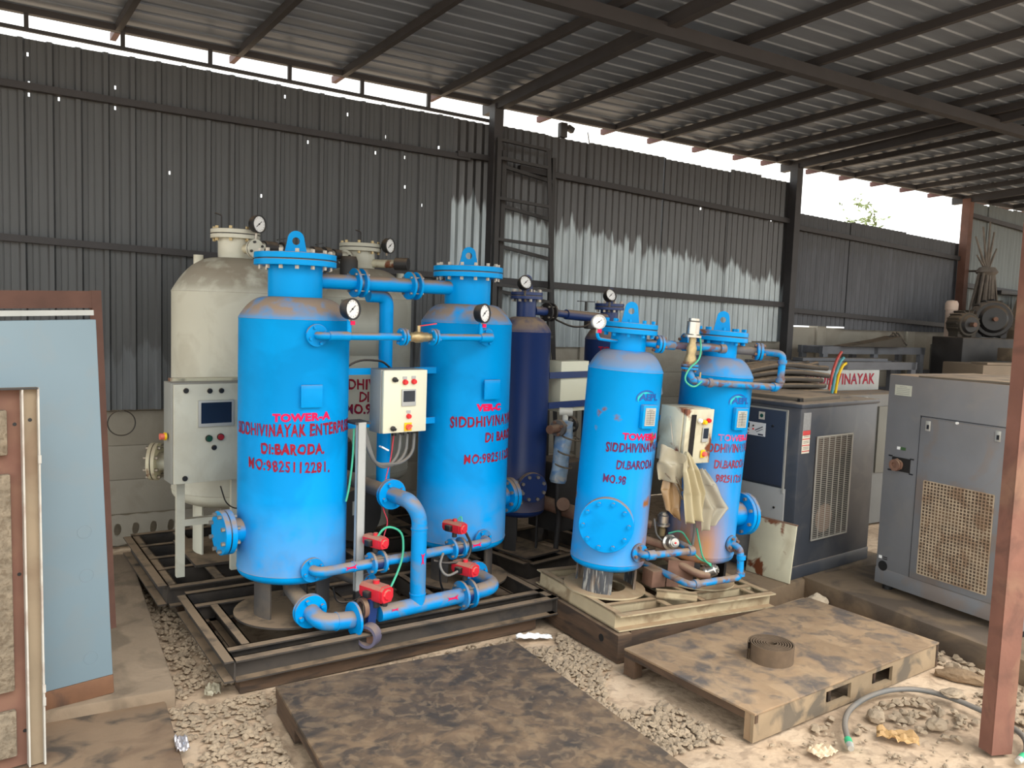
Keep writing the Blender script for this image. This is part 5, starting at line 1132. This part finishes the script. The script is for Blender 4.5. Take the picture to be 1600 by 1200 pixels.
T = thing('white_pipe', 'short upright white pipe beside the yellow bucket', 'pipe', (4.98, 9.88, 1.30)); MB().cyl((0, 0, 0), (0, 0, .3), .035, seg=14).build('pipe_body', OLDC, T)
o = MB().box((5.07, 9.93, .65), (.42, .22, 1.3), Matrix.Rotation(R(28), 4, 'Z'), bev=.01).build('work_bench', RACKM); tag(o, 'dark bench block carrying the yellow bucket near the far column', 'bench')
# far right: boxed machines and motors
o = thing('motor_bench', 'tan cabinet bench under the big electric motors at the far right', 'bench', (4.75, 8.4, 0), R(12))
OLDT = pm('tan_machine', (134, 118, 100), .7, dust=.6, var=.12, scale=3)
MB().box((.65, .29, .72), (1.3, .58, 1.44), bev=.01).build('cabinet_body', OLDT, o); k = MB(); k.box((.65, -.002, 1.28), (1.3, .004, .008)); k.box((.25, -.002, 1.1), (.006, .004, .36)); k.build('panel_seam', BLACKST, o); MB().box((.55, -.004, 1.02), (.6, .006, .05)).build('vent_slot', BLK, o)
o2 = MB().box((.85, .35, 1.535), (.5, .3, .14), bev=.008).build('concrete_block', CONC); o2.location = (4.75, 8.4, 0); o2.rotation_euler = (0, 0, R(12)); tag(o2, 'grey block lying on the tan cabinet bench', 'block')
o2 = MB().box((.3, .12, 1.453), (.55, .2, .02), Matrix.Rotation(R(6), 4, 'Z')).build('wooden_board', OLDT); o2.location = (4.75, 8.4, 0); o2.rotation_euler = (0, 0, R(12)); tag(o2, 'thin tan board lying on the front of the cabinet bench', 'board')
o = MB().box((5.6, 9.58, .85), (1.5, .46, 1.7), Matrix.Rotation(R(15), 4, 'Z'), bev=.01).build('old_machine', BLACKST); tag(o, 'black machine base carrying the far motors', 'machine')
def motor(loc, rz, r, L, label, mat, endm):
    T = thing('electric_motor', label, 'motor', loc, rz); m = MB(); m.lathe([(0, 0), (r * .9, 0), (r, .04), (r, L - .04), (r * .92, L), (0, L)], 28, Matrix.Translation((0, 0, r)) @ basis((0, 1, 0)))
    m.build('motor_body', mat, T)
    k = MB()
    for i in range(16):
        a = 2 * math.pi * i / 16; k.box((math.cos(a) * r * .97, L / 2, r + .01 + math.sin(a) * r * .97), (.012, L * .8, .03), Matrix.Rotation(-a + R(90), 4, 'Y'))
    k.build('cooling_fins', mat, T)
    MB().lathe([(0, -.03), (r * .6, -.03), (r * .75, .0), (0, .0)], 24, Matrix.Translation((0, 0, r)) @ basis((0, 1, 0))).build('end_bell', endm, T); MB().cyl((0, -.03, r), (0, -.09, r), .025, seg=12).build('shaft', RUSTP, T)
    for s in (-1, 1): MB().box((s * r * .6, L / 2, .04), (.06, L * .7, .08)).build('foot', mat, T)
motor((5.08, 9.32, 1.705), R(10), .14, .22, 'smaller dusty electric motor facing out beside the far column', DKR, BLACKST)
motor((5.40, 9.42, 1.705), R(-15), .21, .28, 'big black electric motor with a tan casing at the far right', BLACKST, BLK)
T = thing('machine_housing', 'tan curved machine housing leaning behind the big motor', 'housing', (6.05, 9.75, 1.7), R(12)); MB().lathe([(.0, 0), (.28, 0), (.3, .1), (.22, .3), (.16, .62), (.13, .62), (.0, .62)], 20).build('housing_shell', OLDT, T)
T = thing('round_cap', 'pale round cap on a stub beside the far column', 'cap', (5.02, 9.62, 1.7)); MB().lathe([(0, 0), (.06, 0), (.062, .3), (.07, .31), (.07, .38), (.055, .41), (0, .42)], 18).build('cap_body', pm('pinkish_cap', (210, 186, 170), .5), T)
# dusty bundle hanging on the far wall
T = thing('broom_bundle', 'grey dusty bundle of brooms hanging head down on the far wall', 'broom', S(9.66, -.34, 2.0), WA)
rb = random.Random(4); BRM = pm('dusty_bristle', (112, 104, 96), .95, var=.25, scale=12)
k = MB()
for i in range(70):
    a = rb.uniform(0, 6.28); r_ = rb.uniform(.02, .14); k.cyl((math.cos(a) * r_ * .8, math.sin(a) * r_ * .5, .5), (math.cos(a) * r_ * 1.7, math.sin(a) * r_ * .8, rb.uniform(-.05, .12)), .018, .012, 5)
k.build('bristles', BRM, T)['kind'] = 'stuff'
MB().lathe([(0, .46), (.09, .46), (.13, .5), (.09, .56), (0, .56)], 16).build('binding', BRM, T)
for i, (dx, dz) in enumerate(((-.26, .42), (-.12, .55), (.02, .62), (.12, .5), (-.2, .2), (.2, .3))): MB().cyl((0, 0, .5), (dx, .02, .5 + dz), .018, .01, 6).build('handle', BRM, T)
MB().cyl((.0, .27, .52), (.0, .0, .52), .012, seg=8).build('wall_hook', BLACKST, T)
o = MB().box((.0, 0, 0), (1.2, .18, .05), bev=.004).build('wall_shelf', BLACKST); o.location = S(10.8, -.14, 2.28); o.rotation_euler = (0, 0, WA); tag(o, 'dark shelf on the far wall behind the motors', 'shelf')
T = thing('cloth_bundle', 'dark bundle of old cloth hanging under the far wall shelf', 'cloth', S(10.75, -.36, 1.75), WA); m = MB(); m.lathe([(0, 0), (.2, .03), (.27, .2), (.22, .42), (.08, .5), (0, .5)], 20)
for v_ in m.bm.verts: v_.co += Vector((noise.noise(v_.co * 6), .5 * noise.noise(v_.co * 6 + Vector((3, 0, 0))), 0)) * .08; v_.co.y *= .55
m.build('cloth', BLACKST, T)

# ================================================================== LEANING PANELS AT THE LEFT
T = thing('rusty_steel_surround', 'rusty brown steel frame standing behind the pale blue panel', 'frame', (-2.05, 4.26, .08), R(40)); T.rotation_euler = (0, R(-2), R(40))
MB().box((-.022, 0, .88), (.045, .05, 1.76)).build('upright', OLDBRN, T); MB().box((-.5, 0, 1.715), (.91, .05, .085)).build('top_rail', OLDBRN, T); MB().box((-.93, 0, .88), (.045, .05, 1.76)).build('upright', OLDBRN, T)
T = thing('sheet_panel', 'tall pale blue metal panel leaning on the plinth at the left edge', 'panel', (-1.705, 3.52, .08), R(40)); T.rotation_euler = (0, R(-2.1), R(40))
MB().box((-.37, .0, .86), (.74, .035, 1.545), bev=.004).build('panel_sheet', PALEB, T); MB().box((-.37, .03, 1.66), (.74, .03, .022)).build('top_flange', pm('pale_edge', (176, 178, 174), .5, var=.1), T)
MB().box((-.37, .005, .045), (.745, .045, .085), bev=.006).build('rusty_foot', pm('rusty_foot_steel', (120, 84, 60), .8, var=.25, stain=(50, 44, 42), stain_amt=.7, stain_scale=5), T)
for z in (.74, .55, .185): MB().lathe([(.026, -.0), (.0275, -.0008), (.029, 0)], 28, Matrix.Translation((-.085, -.018, z)) @ basis((0, -1, 0))).build('knockout_ring', pm('grey_blue_ring', (120, 136, 146), .6), T)
T = thing('cabinet_door', 'rusty cabinet door with crumbling foam pads, its inner side outward, nearest at the left', 'door', (-1.73, 3.03, .03), R(40)); T.rotation_euler = (R(-1.5), R(0), R(40))
RDOOR = pm('rusty_door_inside', (112, 78, 64), .75, var=.15, scale=3, stain=[((98, 62, 52), .6, 3), ((128, 96, 76), .4, 5)])
MB().box((-.3, .02, .72), (.6, .012, 1.42)).build('door_sheet', RDOOR, T)
MB().box((-.025, .008, .72), (.05, .02, 1.43)).build('edge_channel', TAN, T)
EDW = pm('worn_white_edge', (184, 180, 172), .5, var=.15, stain=(130, 96, 78), stain_amt=.5, stain_scale=6)
MB().box((-.052, -.004, .72), (.006, .04, 1.42)).build('bright_edge', EDW, T); MB().box((-.001, -.004, .72), (.006, .044, 1.43)).build('outer_edge', EDW, T); MB().box((-.3, -.004, 1.432), (.6, .044, .006)).build('top_edge', BLACKST, T)
for z0_, z1_, x1_ in ((1.19, 1.355, -.1), (.31, 1.12, -.093), (.06, .235, -.09)):
    k = MB().box(((x1_ - .55) / 2, .002, (z0_ + z1_) / 2), (x1_ + .55, .03, z1_ - z0_), bev=.006); k.build('foam_pad', FOAM, T)
for x, z in ((-.073, 1.3), (-.068, .74), (-.06, .14), (-.026, 1.315)): MB().cyl((x, .012, z), (x, -.003 if x > -.05 else .012, z), .007, seg=10).cyl((x, .0142, z), (x, .0128, z), .007, seg=10).build('bolt_hole', BLK, T)
for z in (1.17, .3, .25): MB().box((-.001, -.026, z), (.01, .012, .03)).build('hinge_knuckle', EDW, T)
slab('floor_sheet', (-1.503, 3.587, 0), 209, 0, 1.3, .0, 1.3, -.02, .028, pm('dusty_ground_sheet', (136, 113, 90), .85, var=.12, scale=4, stain=[((96, 74, 58), .8, 2.2), ((60, 56, 52), .8, 5)], bump=.2), 'dusty steel ground sheet with a brown stain at the lower left')

# ================================================================== FLOOR PLATES
T = thing('steel_plate', 'large oil-stained brown steel plate lying in the front centre', 'plate', (-1.0, 3.55, 0), R(29.5)); Lp = 1.75
MB().box((.61, -Lp / 2, .112), (1.22, Lp, .014), bev=.003).build('plate_top', PLATE, T)
for y in (-.03, -Lp + .03): MB().box((.61, y, .053), (1.2, .045, .104)).build('edge_channel', WOODD, T)
k = MB(); k.box((.012, -Lp / 2, .085), (.02, Lp, .04)); k.box((.03, -.16, .034), (.05, .3, .066)); k.box((.03, -.9, .034), (.05, .5, .066)); k.build('side_channel', WOODD, T); MB().box((1.2, -Lp / 2, .053), (.03, Lp - .1, .104)).build('side_channel', WOODD, T)
T = thing('steel_pallet', 'dusty steel pallet with fork pockets carrying a rolled flat hose', 'pallet', (1.084, 3.414, 0), R(35.6)); Lx, Ly = 1.52, .81
MB().box((Lx / 2, Ly / 2, .128), (Lx, Ly, .012), bev=.003).build('plate_top', PALLETM, T)
k = MB(); 
for a, b in ((0, .52), (.72, .90), (1.08, Lx)): k.box(((a + b) / 2, .012, .062), (b - a, .016, .122))
k.box((.62, .012, .112), (.2, .016, .022)); k.box((.99, .012, .112), (.18, .016, .022)); k.box((.62, .02, .012), (.2, .03, .024)); k.box((.99, .02, .012), (.18, .03, .024))
k.build('front_rail', pm('dusty_rail', (146, 126, 100), .85, var=.2, stain=(84, 78, 70), stain_amt=.8, stain_scale=7), T)
MB().box((.03, .03, .062), (.055, .05, .122)).build('corner_foot', PALLETM, T); MB().box((.03, Ly - .04, .062), (.055, .07, .122)).build('corner_foot', WOODD, T)
MB().box((Lx / 2, Ly - .012, .062), (Lx, .016, .122)).build('rear_rail', WOODD, T); MB().box((.014, Ly / 2, .105), (.018, Ly, .034)).build('side_rail', WOODD, T); MB().box((Lx - .012, Ly / 2, .062), (.016, Ly, .122)).build('side_rail', WOODD, T)
MB().box((.62, .45, .06), (.02, .8, .1)).build('pocket_wall', WOODD, T); MB().box((1.0, .45, .06), (.02, .8, .1)).build('pocket_wall', WOODD, T)
# rolled flat hose
T = thing('hose_roll', 'rolled up flat brown canvas hose with its loose end trailing on the pallet', 'hose', (1.325, 3.99, .1345))
k = MB(); pts = []; turns = 7.5; N = 220
for i in range(N + 1):
    a = turns * 2 * math.pi * i / N; r_ = .018 + .0125 * a / (2 * math.pi) + .003 * math.sin(a * 1.0 + 1) ; pts.append(Vector((r_ * math.cos(a), r_ * math.sin(a), 0)))
def ribbon(k, pts, th, h, z0):
    prev = None
    for i, p in enumerate(pts):
        t_ = (pts[min(i + 1, len(pts) - 1)] - pts[max(i - 1, 0)]); t_.z = 0; t_.normalize(); n_ = Vector((-t_.y, t_.x, 0)) * th / 2
        V = [k.bm.verts.new(q) for q in (p - n_ + Vector((0, 0, z0)), p + n_ + Vector((0, 0, z0)), p + n_ + Vector((0, 0, z0 + h)), p - n_ + Vector((0, 0, z0 + h)))]
        if prev: 
            for a, b in ((0, 1), (1, 2), (2, 3), (3, 0)): k._f([prev[a], prev[b], V[b], V[a]])
        prev = V
ribbon(k, pts, .0068, .085, 0); k.build('rolled_hose', HOSEM, T, sharp=40, normals=True)
k = MB(); e = pts[-1]; ribbon(k, [e + Vector((-.005, 0, 0)), e + Vector((.03, .03, 0)), e + Vector((.08, .03, 0)), e + Vector((.13, -.02, 0)), e + Vector((.18, -.05, 0)), e + Vector((.2, -.05, 0))], .009, .05, 0); k.build('loose_end', HOSEM, T)
# black cable with green taped ends
T = thing('cable_length', 'grey cable with green taped ends looping over the dirt to the foreground column', 'cable')
MB().pipe([(1.495, 3.43, .022), (1.53, 3.57, .03), (1.6, 3.69, .035), (1.74, 3.83, .035), (1.9, 3.93, .03), (2.05, 3.95, .03), (2.17, 3.86, .03), (2.27, 3.68, .03), (2.31, 3.53, .025), (2.26, 3.42, .02), (2.195, 3.345, .02)], .0125, .2, 12).build('cable_sheath', RUBBER, T)
GT = pm('green_tape', (60, 170, 120), .5, var=.1)
for a, b, c in (((1.497, 3.44, .022), (1.489, 3.40, .02), (1.483, 3.37, .018)), ((2.2, 3.35, .022), (2.17, 3.325, .02), (2.15, 3.31, .018))):
    MB().cyl(a, b, .016, seg=12).build('green_tape', GT, T); MB().cyl(b, c, .017, .013, 12).build('bare_end', EDGE, T)

# ================================================================== STONES AND LITTER
def stone(name, loc, s, seed, mat, label, cat='stone', rz=0):
    b2 = bmesh.new(); bmesh.ops.create_icosphere(b2, subdivisions=3, radius=1)
    for v_ in b2.verts:
        d_ = v_.co.normalized(); v_.co *= 1 + .28 * noise.noise(d_ * 1.6 + Vector((seed, 0, 0))) + .1 * noise.noise(d_ * 5 + Vector((0, seed, 0))); v_.co = Vector((v_.co.x * s[0], v_.co.y * s[1], max(v_.co.z, -.6) * s[2]))
    me = bpy.data.meshes.new(name); b2.to_mesh(me); b2.free(); me.materials.append(mat); o = bpy.data.objects.new(name, me); COL.objects.link(o)
    zmin = min(v_.co.z for v_ in me.vertices); o.location = (loc[0], loc[1], loc[2] - zmin); o.rotation_euler = (0, 0, rz); return tag(o, label, cat)
PALES = pm('pale_broken_concrete', (186, 170, 148), .95, var=.15, scale=12, bump=.5); BRNS = pm('brown_clod', (126, 104, 80), .95, var=.2, scale=12, bump=.5)
stone('concrete_chunk', (2.0, 5.19, -.005), (.075, .05, .05), 1, PALES, 'pale broken concrete chunk behind the far corner of the pallet', 'rubble', .4)
stone('concrete_chunk', (2.40, 4.83, -.005), (.07, .03, .03), 2, PALES, 'pale flat chunk along the foot of the dark concrete plinth', 'rubble', -.9)
stone('flat_stone', (2.165, 3.86, .044), (.06, .04, .016), 3, GRAVEL, 'flat grey stone resting on the looping cable', 'stone', .3)
stone('earth_clod', (2.36, 4.14, -.005), (.12, .045, .035), 4, BRNS, 'long brown clod among the rubble right of the pallet', 'clod', -.5)
stone('grey_stone', (1.97, 3.62, -.005), (.05, .035, .03), 5, GRAVEL, 'grey stone lying inside the loop of cable', 'stone', .2)
stone('grey_stone', (1.72, 3.68, -.005), (.045, .04, .03), 6, GRAVEL, 'pale stone just inside the bend of the cable', 'stone', 1.2)
stone('grey_stone', (2.33, 3.36, -.005), (.08, .05, .04), 7, BRNS, 'dark stone by the base of the foreground column', 'stone', .5)
def scrap(name, loc, sx, sy, hz, seed, mat, label, rz=0):
    def fn(u, v): return ((u - .5) * sx, (v - .5) * sy * (1 - .4 * abs(u - .5)), .004 + hz * abs(noise.noise(Vector((u * 4, v * 4, seed)))))
    o = MB().grid(fn, 14, 10).build(name, mat, sharp=20, solid=.001, normals=False); o.location = loc; o.rotation_euler = (0, 0, rz); return tag(o, label, 'litter')
scrap('paper_scrap', (.17, 4.47, .012), .2, .06, .03, 1, WHITE, 'white crumpled scrap on the gravel below the big blue skid', .1)
scrap('plastic_scrap', (-1.33, 3.70, .012), .07, .12, .04, 2, FILM, 'pale plastic scrap at the front left corner of the big skid', .3)
scrap('foil_scrap', (-1.27, 3.19, .03), .05, .13, .04, 3, pm('crumpled_foil', (196, 192, 196), .3, .5), 'silvery foil scrap beside the ground sheet at the lower left', .5)
scrap('dry_leaf_wrapper', (1.74, 3.50, .004), .17, .1, .05, 4, pm('tan_wrapper', (176, 140, 92), .6, var=.2), 'tan crumpled wrapper near the cable bend', -.4)
scrap('paper_scrap', (1.36, 3.36, .004), .12, .09, .03, 5, pm('beige_paper', (206, 182, 152), .8), 'beige paper scrap in front of the pallet', .6)
# loose gravel: thousands of stones, one body of stuff
def inside(p, poly):
    c = False; j = len(poly) - 1
    for i in range(len(poly)):
        if (poly[i][1] > p[1]) != (poly[j][1] > p[1]) and p[0] < (poly[j][0] - poly[i][0]) * (p[1] - poly[i][1]) / (poly[j][1] - poly[i][1]) + poly[i][0]: c = not c
        j = i
    return c
def rect(o, ang, x0, x1, y0, y1):
    M = Matrix.Translation((o[0], o[1], 0)) @ Matrix.Rotation(R(ang), 4, 'Z'); return [tuple((M @ Vector((x, y, 0)))[:2]) for x, y in ((x0, y0), (x1, y0), (x1, y1), (x0, y1))]
block = [rect((-.6875, 4.607), 33.5, -.97, .78, -.50, -.34), rect((.92, 4.88), 31.4, -.675, -.505, -.46, .54), rect((.92, 4.88), 31.4, -.6, .64, -.44, -.28), rect((-1.9, 4.58), 34, .05, .2, .05, 1.1), rect((-.717, 4.66), 33.5, -.93, -.68, .3, .42), rect((-1.0, 3.55), 29.5, -.045, 1.265, -1.78, .045), rect((1.084, 3.414), 35.6, -.045, 1.565, -.045, .875), rect((-1.451, 3.579), 29.5, -2.5, .01, -.01, 2.25), rect((1.83, 5.33), 38, -.45, 1.2, -.06, 1), rect((2.17, 5.4), -62, -.1, 2.2, -.18, 1.5), rect((-1.503, 3.587), 209, -.01, 1.3, -.01, 1.3)]
zones = [([(-.1, 4.0), (.1, 4.75), (.45, 4.75), (.75, 4.05), (1.05, 3.5), (.55, 3.2), (.2, 3.8)], 2600, .009, .021), ([(-1.15, 3.8), (-1.75, 4.6), (-2.5, 5.7), (-2.8, 5.5), (-1.5, 3.55), (-1.0, 2.6), (-.6, 2.6), (-.9, 3.4)], 2600, .007, .019), ([(1.25, 3.5), (1.9, 3.55), (2.4, 3.3), (3.0, 3.6), (2.9, 4.3), (2.2, 4.75), (1.9, 4.2)], 1000, .009, .027), ([(.5, 2.9), (1.2, 3.3), (2.3, 3.1), (2.3, 3.5), (1.0, 3.5)], 160, .006, .014), ([(-1.2, 3.66), (-.1, 4.5), (.4, 4.75), (-.1, 4.1), (-1.0, 3.52)], 420, .008, .018)]
hp_ = [(1.48, 3.36), (1.495, 3.43), (1.53, 3.57), (1.6, 3.69), (1.74, 3.83), (1.9, 3.93), (2.05, 3.95), (2.17, 3.86), (2.27, 3.68), (2.31, 3.53), (2.26, 3.42), (2.195, 3.345), (2.15, 3.3)]
hosepts = [(a_[0] + (b_[0] - a_[0]) * k_ / 8, a_[1] + (b_[1] - a_[1]) * k_ / 8) for a_, b_ in zip(hp_, hp_[1:]) for k_ in range(9)]
rocks = [(2.0, 5.19, .08), (2.40, 4.83, .08), (2.18, 3.86, .07), (2.36, 4.14, .12), (1.97, 3.62, .06), (1.72, 3.68, .05), (2.33, 3.36, .09), (1.74, 3.5, .1), (.17, 4.47, .1), (-1.33, 3.7, .07), (-1.27, 3.19, .07), (2.135, 3.43, .1)]
rg = random.Random(21); gm = MB()
ico = bmesh.new(); bmesh.ops.create_icosphere(ico, subdivisions=1, radius=1); iv = [v_.co.copy() for v_ in ico.verts]; ifc = [[v_.index for v_ in f.verts] for f in ico.faces]; ico.free()
ico0 = bmesh.new(); bmesh.ops.create_icosphere(ico0, subdivisions=1, radius=1); ico0.free()
hexv = [Vector(v_) for v_ in ((1, 0, 0), (.5, .87, .1), (-.5, .8, -.1), (-1, .05, .1), (-.45, -.9, 0), (.55, -.8, -.05), (.5, .2, .8), (-.45, .25, .75), (0, -.5, .85), (0, 0, -.7))]
hexf = [(0, 1, 6), (1, 2, 7), (1, 7, 6), (2, 3, 7), (3, 4, 8), (3, 8, 7), (4, 5, 8), (5, 0, 6), (5, 6, 8), (6, 7, 8), (1, 0, 9), (2, 1, 9), (3, 2, 9), (4, 3, 9), (5, 4, 9), (0, 5, 9)]
for poly, n, s0, s1 in zones:
    xs = [p[0] for p in poly]; ys = [p[1] for p in poly]; c = 0
    while c < n:
        p = (rg.uniform(min(xs), max(xs)), rg.uniform(min(ys), max(ys)))
        if not inside(p, poly): continue
        c += 1
        if any(inside(p, b_) for b_ in block): continue
        if any((p[0] - q_[0]) ** 2 + (p[1] - q_[1]) ** 2 < .045 ** 2 for q_ in hosepts) or any((p[0] - q_[0]) ** 2 + (p[1] - q_[1]) ** 2 < (q_[2] + .03) ** 2 for q_ in rocks): continue
        if noise.noise(Vector((p[0] * 2.3, p[1] * 2.3, 7))) < -.28: continue
        s = rg.uniform(s0, s1) * (1 if rg.random() > .06 else 1.5); q = Quaternion(Vector((rg.uniform(-1, 1), rg.uniform(-1, 1), rg.uniform(-1, 1))).normalized(), rg.uniform(0, .7)) @ Quaternion((0, 0, 1), rg.uniform(0, 6.28)); sc = Vector((rg.uniform(.8, 1.25), rg.uniform(.7, 1.1), rg.uniform(.5, .85)))
        jv = [gm.bm.verts.new((q @ Vector((v_.x * sc.x * rg.uniform(.8, 1.2), v_.y * sc.y * rg.uniform(.8, 1.2), v_.z * sc.z))) * s + Vector((p[0], p[1], s * .12))) for v_ in hexv]
        for f in hexf:
            fc = gm._f([jv[i] for i in f])
            if fc: fc.smooth = False
g = gm.build('gravel', GRAVEL, sharp=10, normals=False); tag(g, 'loose pale gravel scattered between the plates, skids and plinths', 'gravel', kind='stuff')
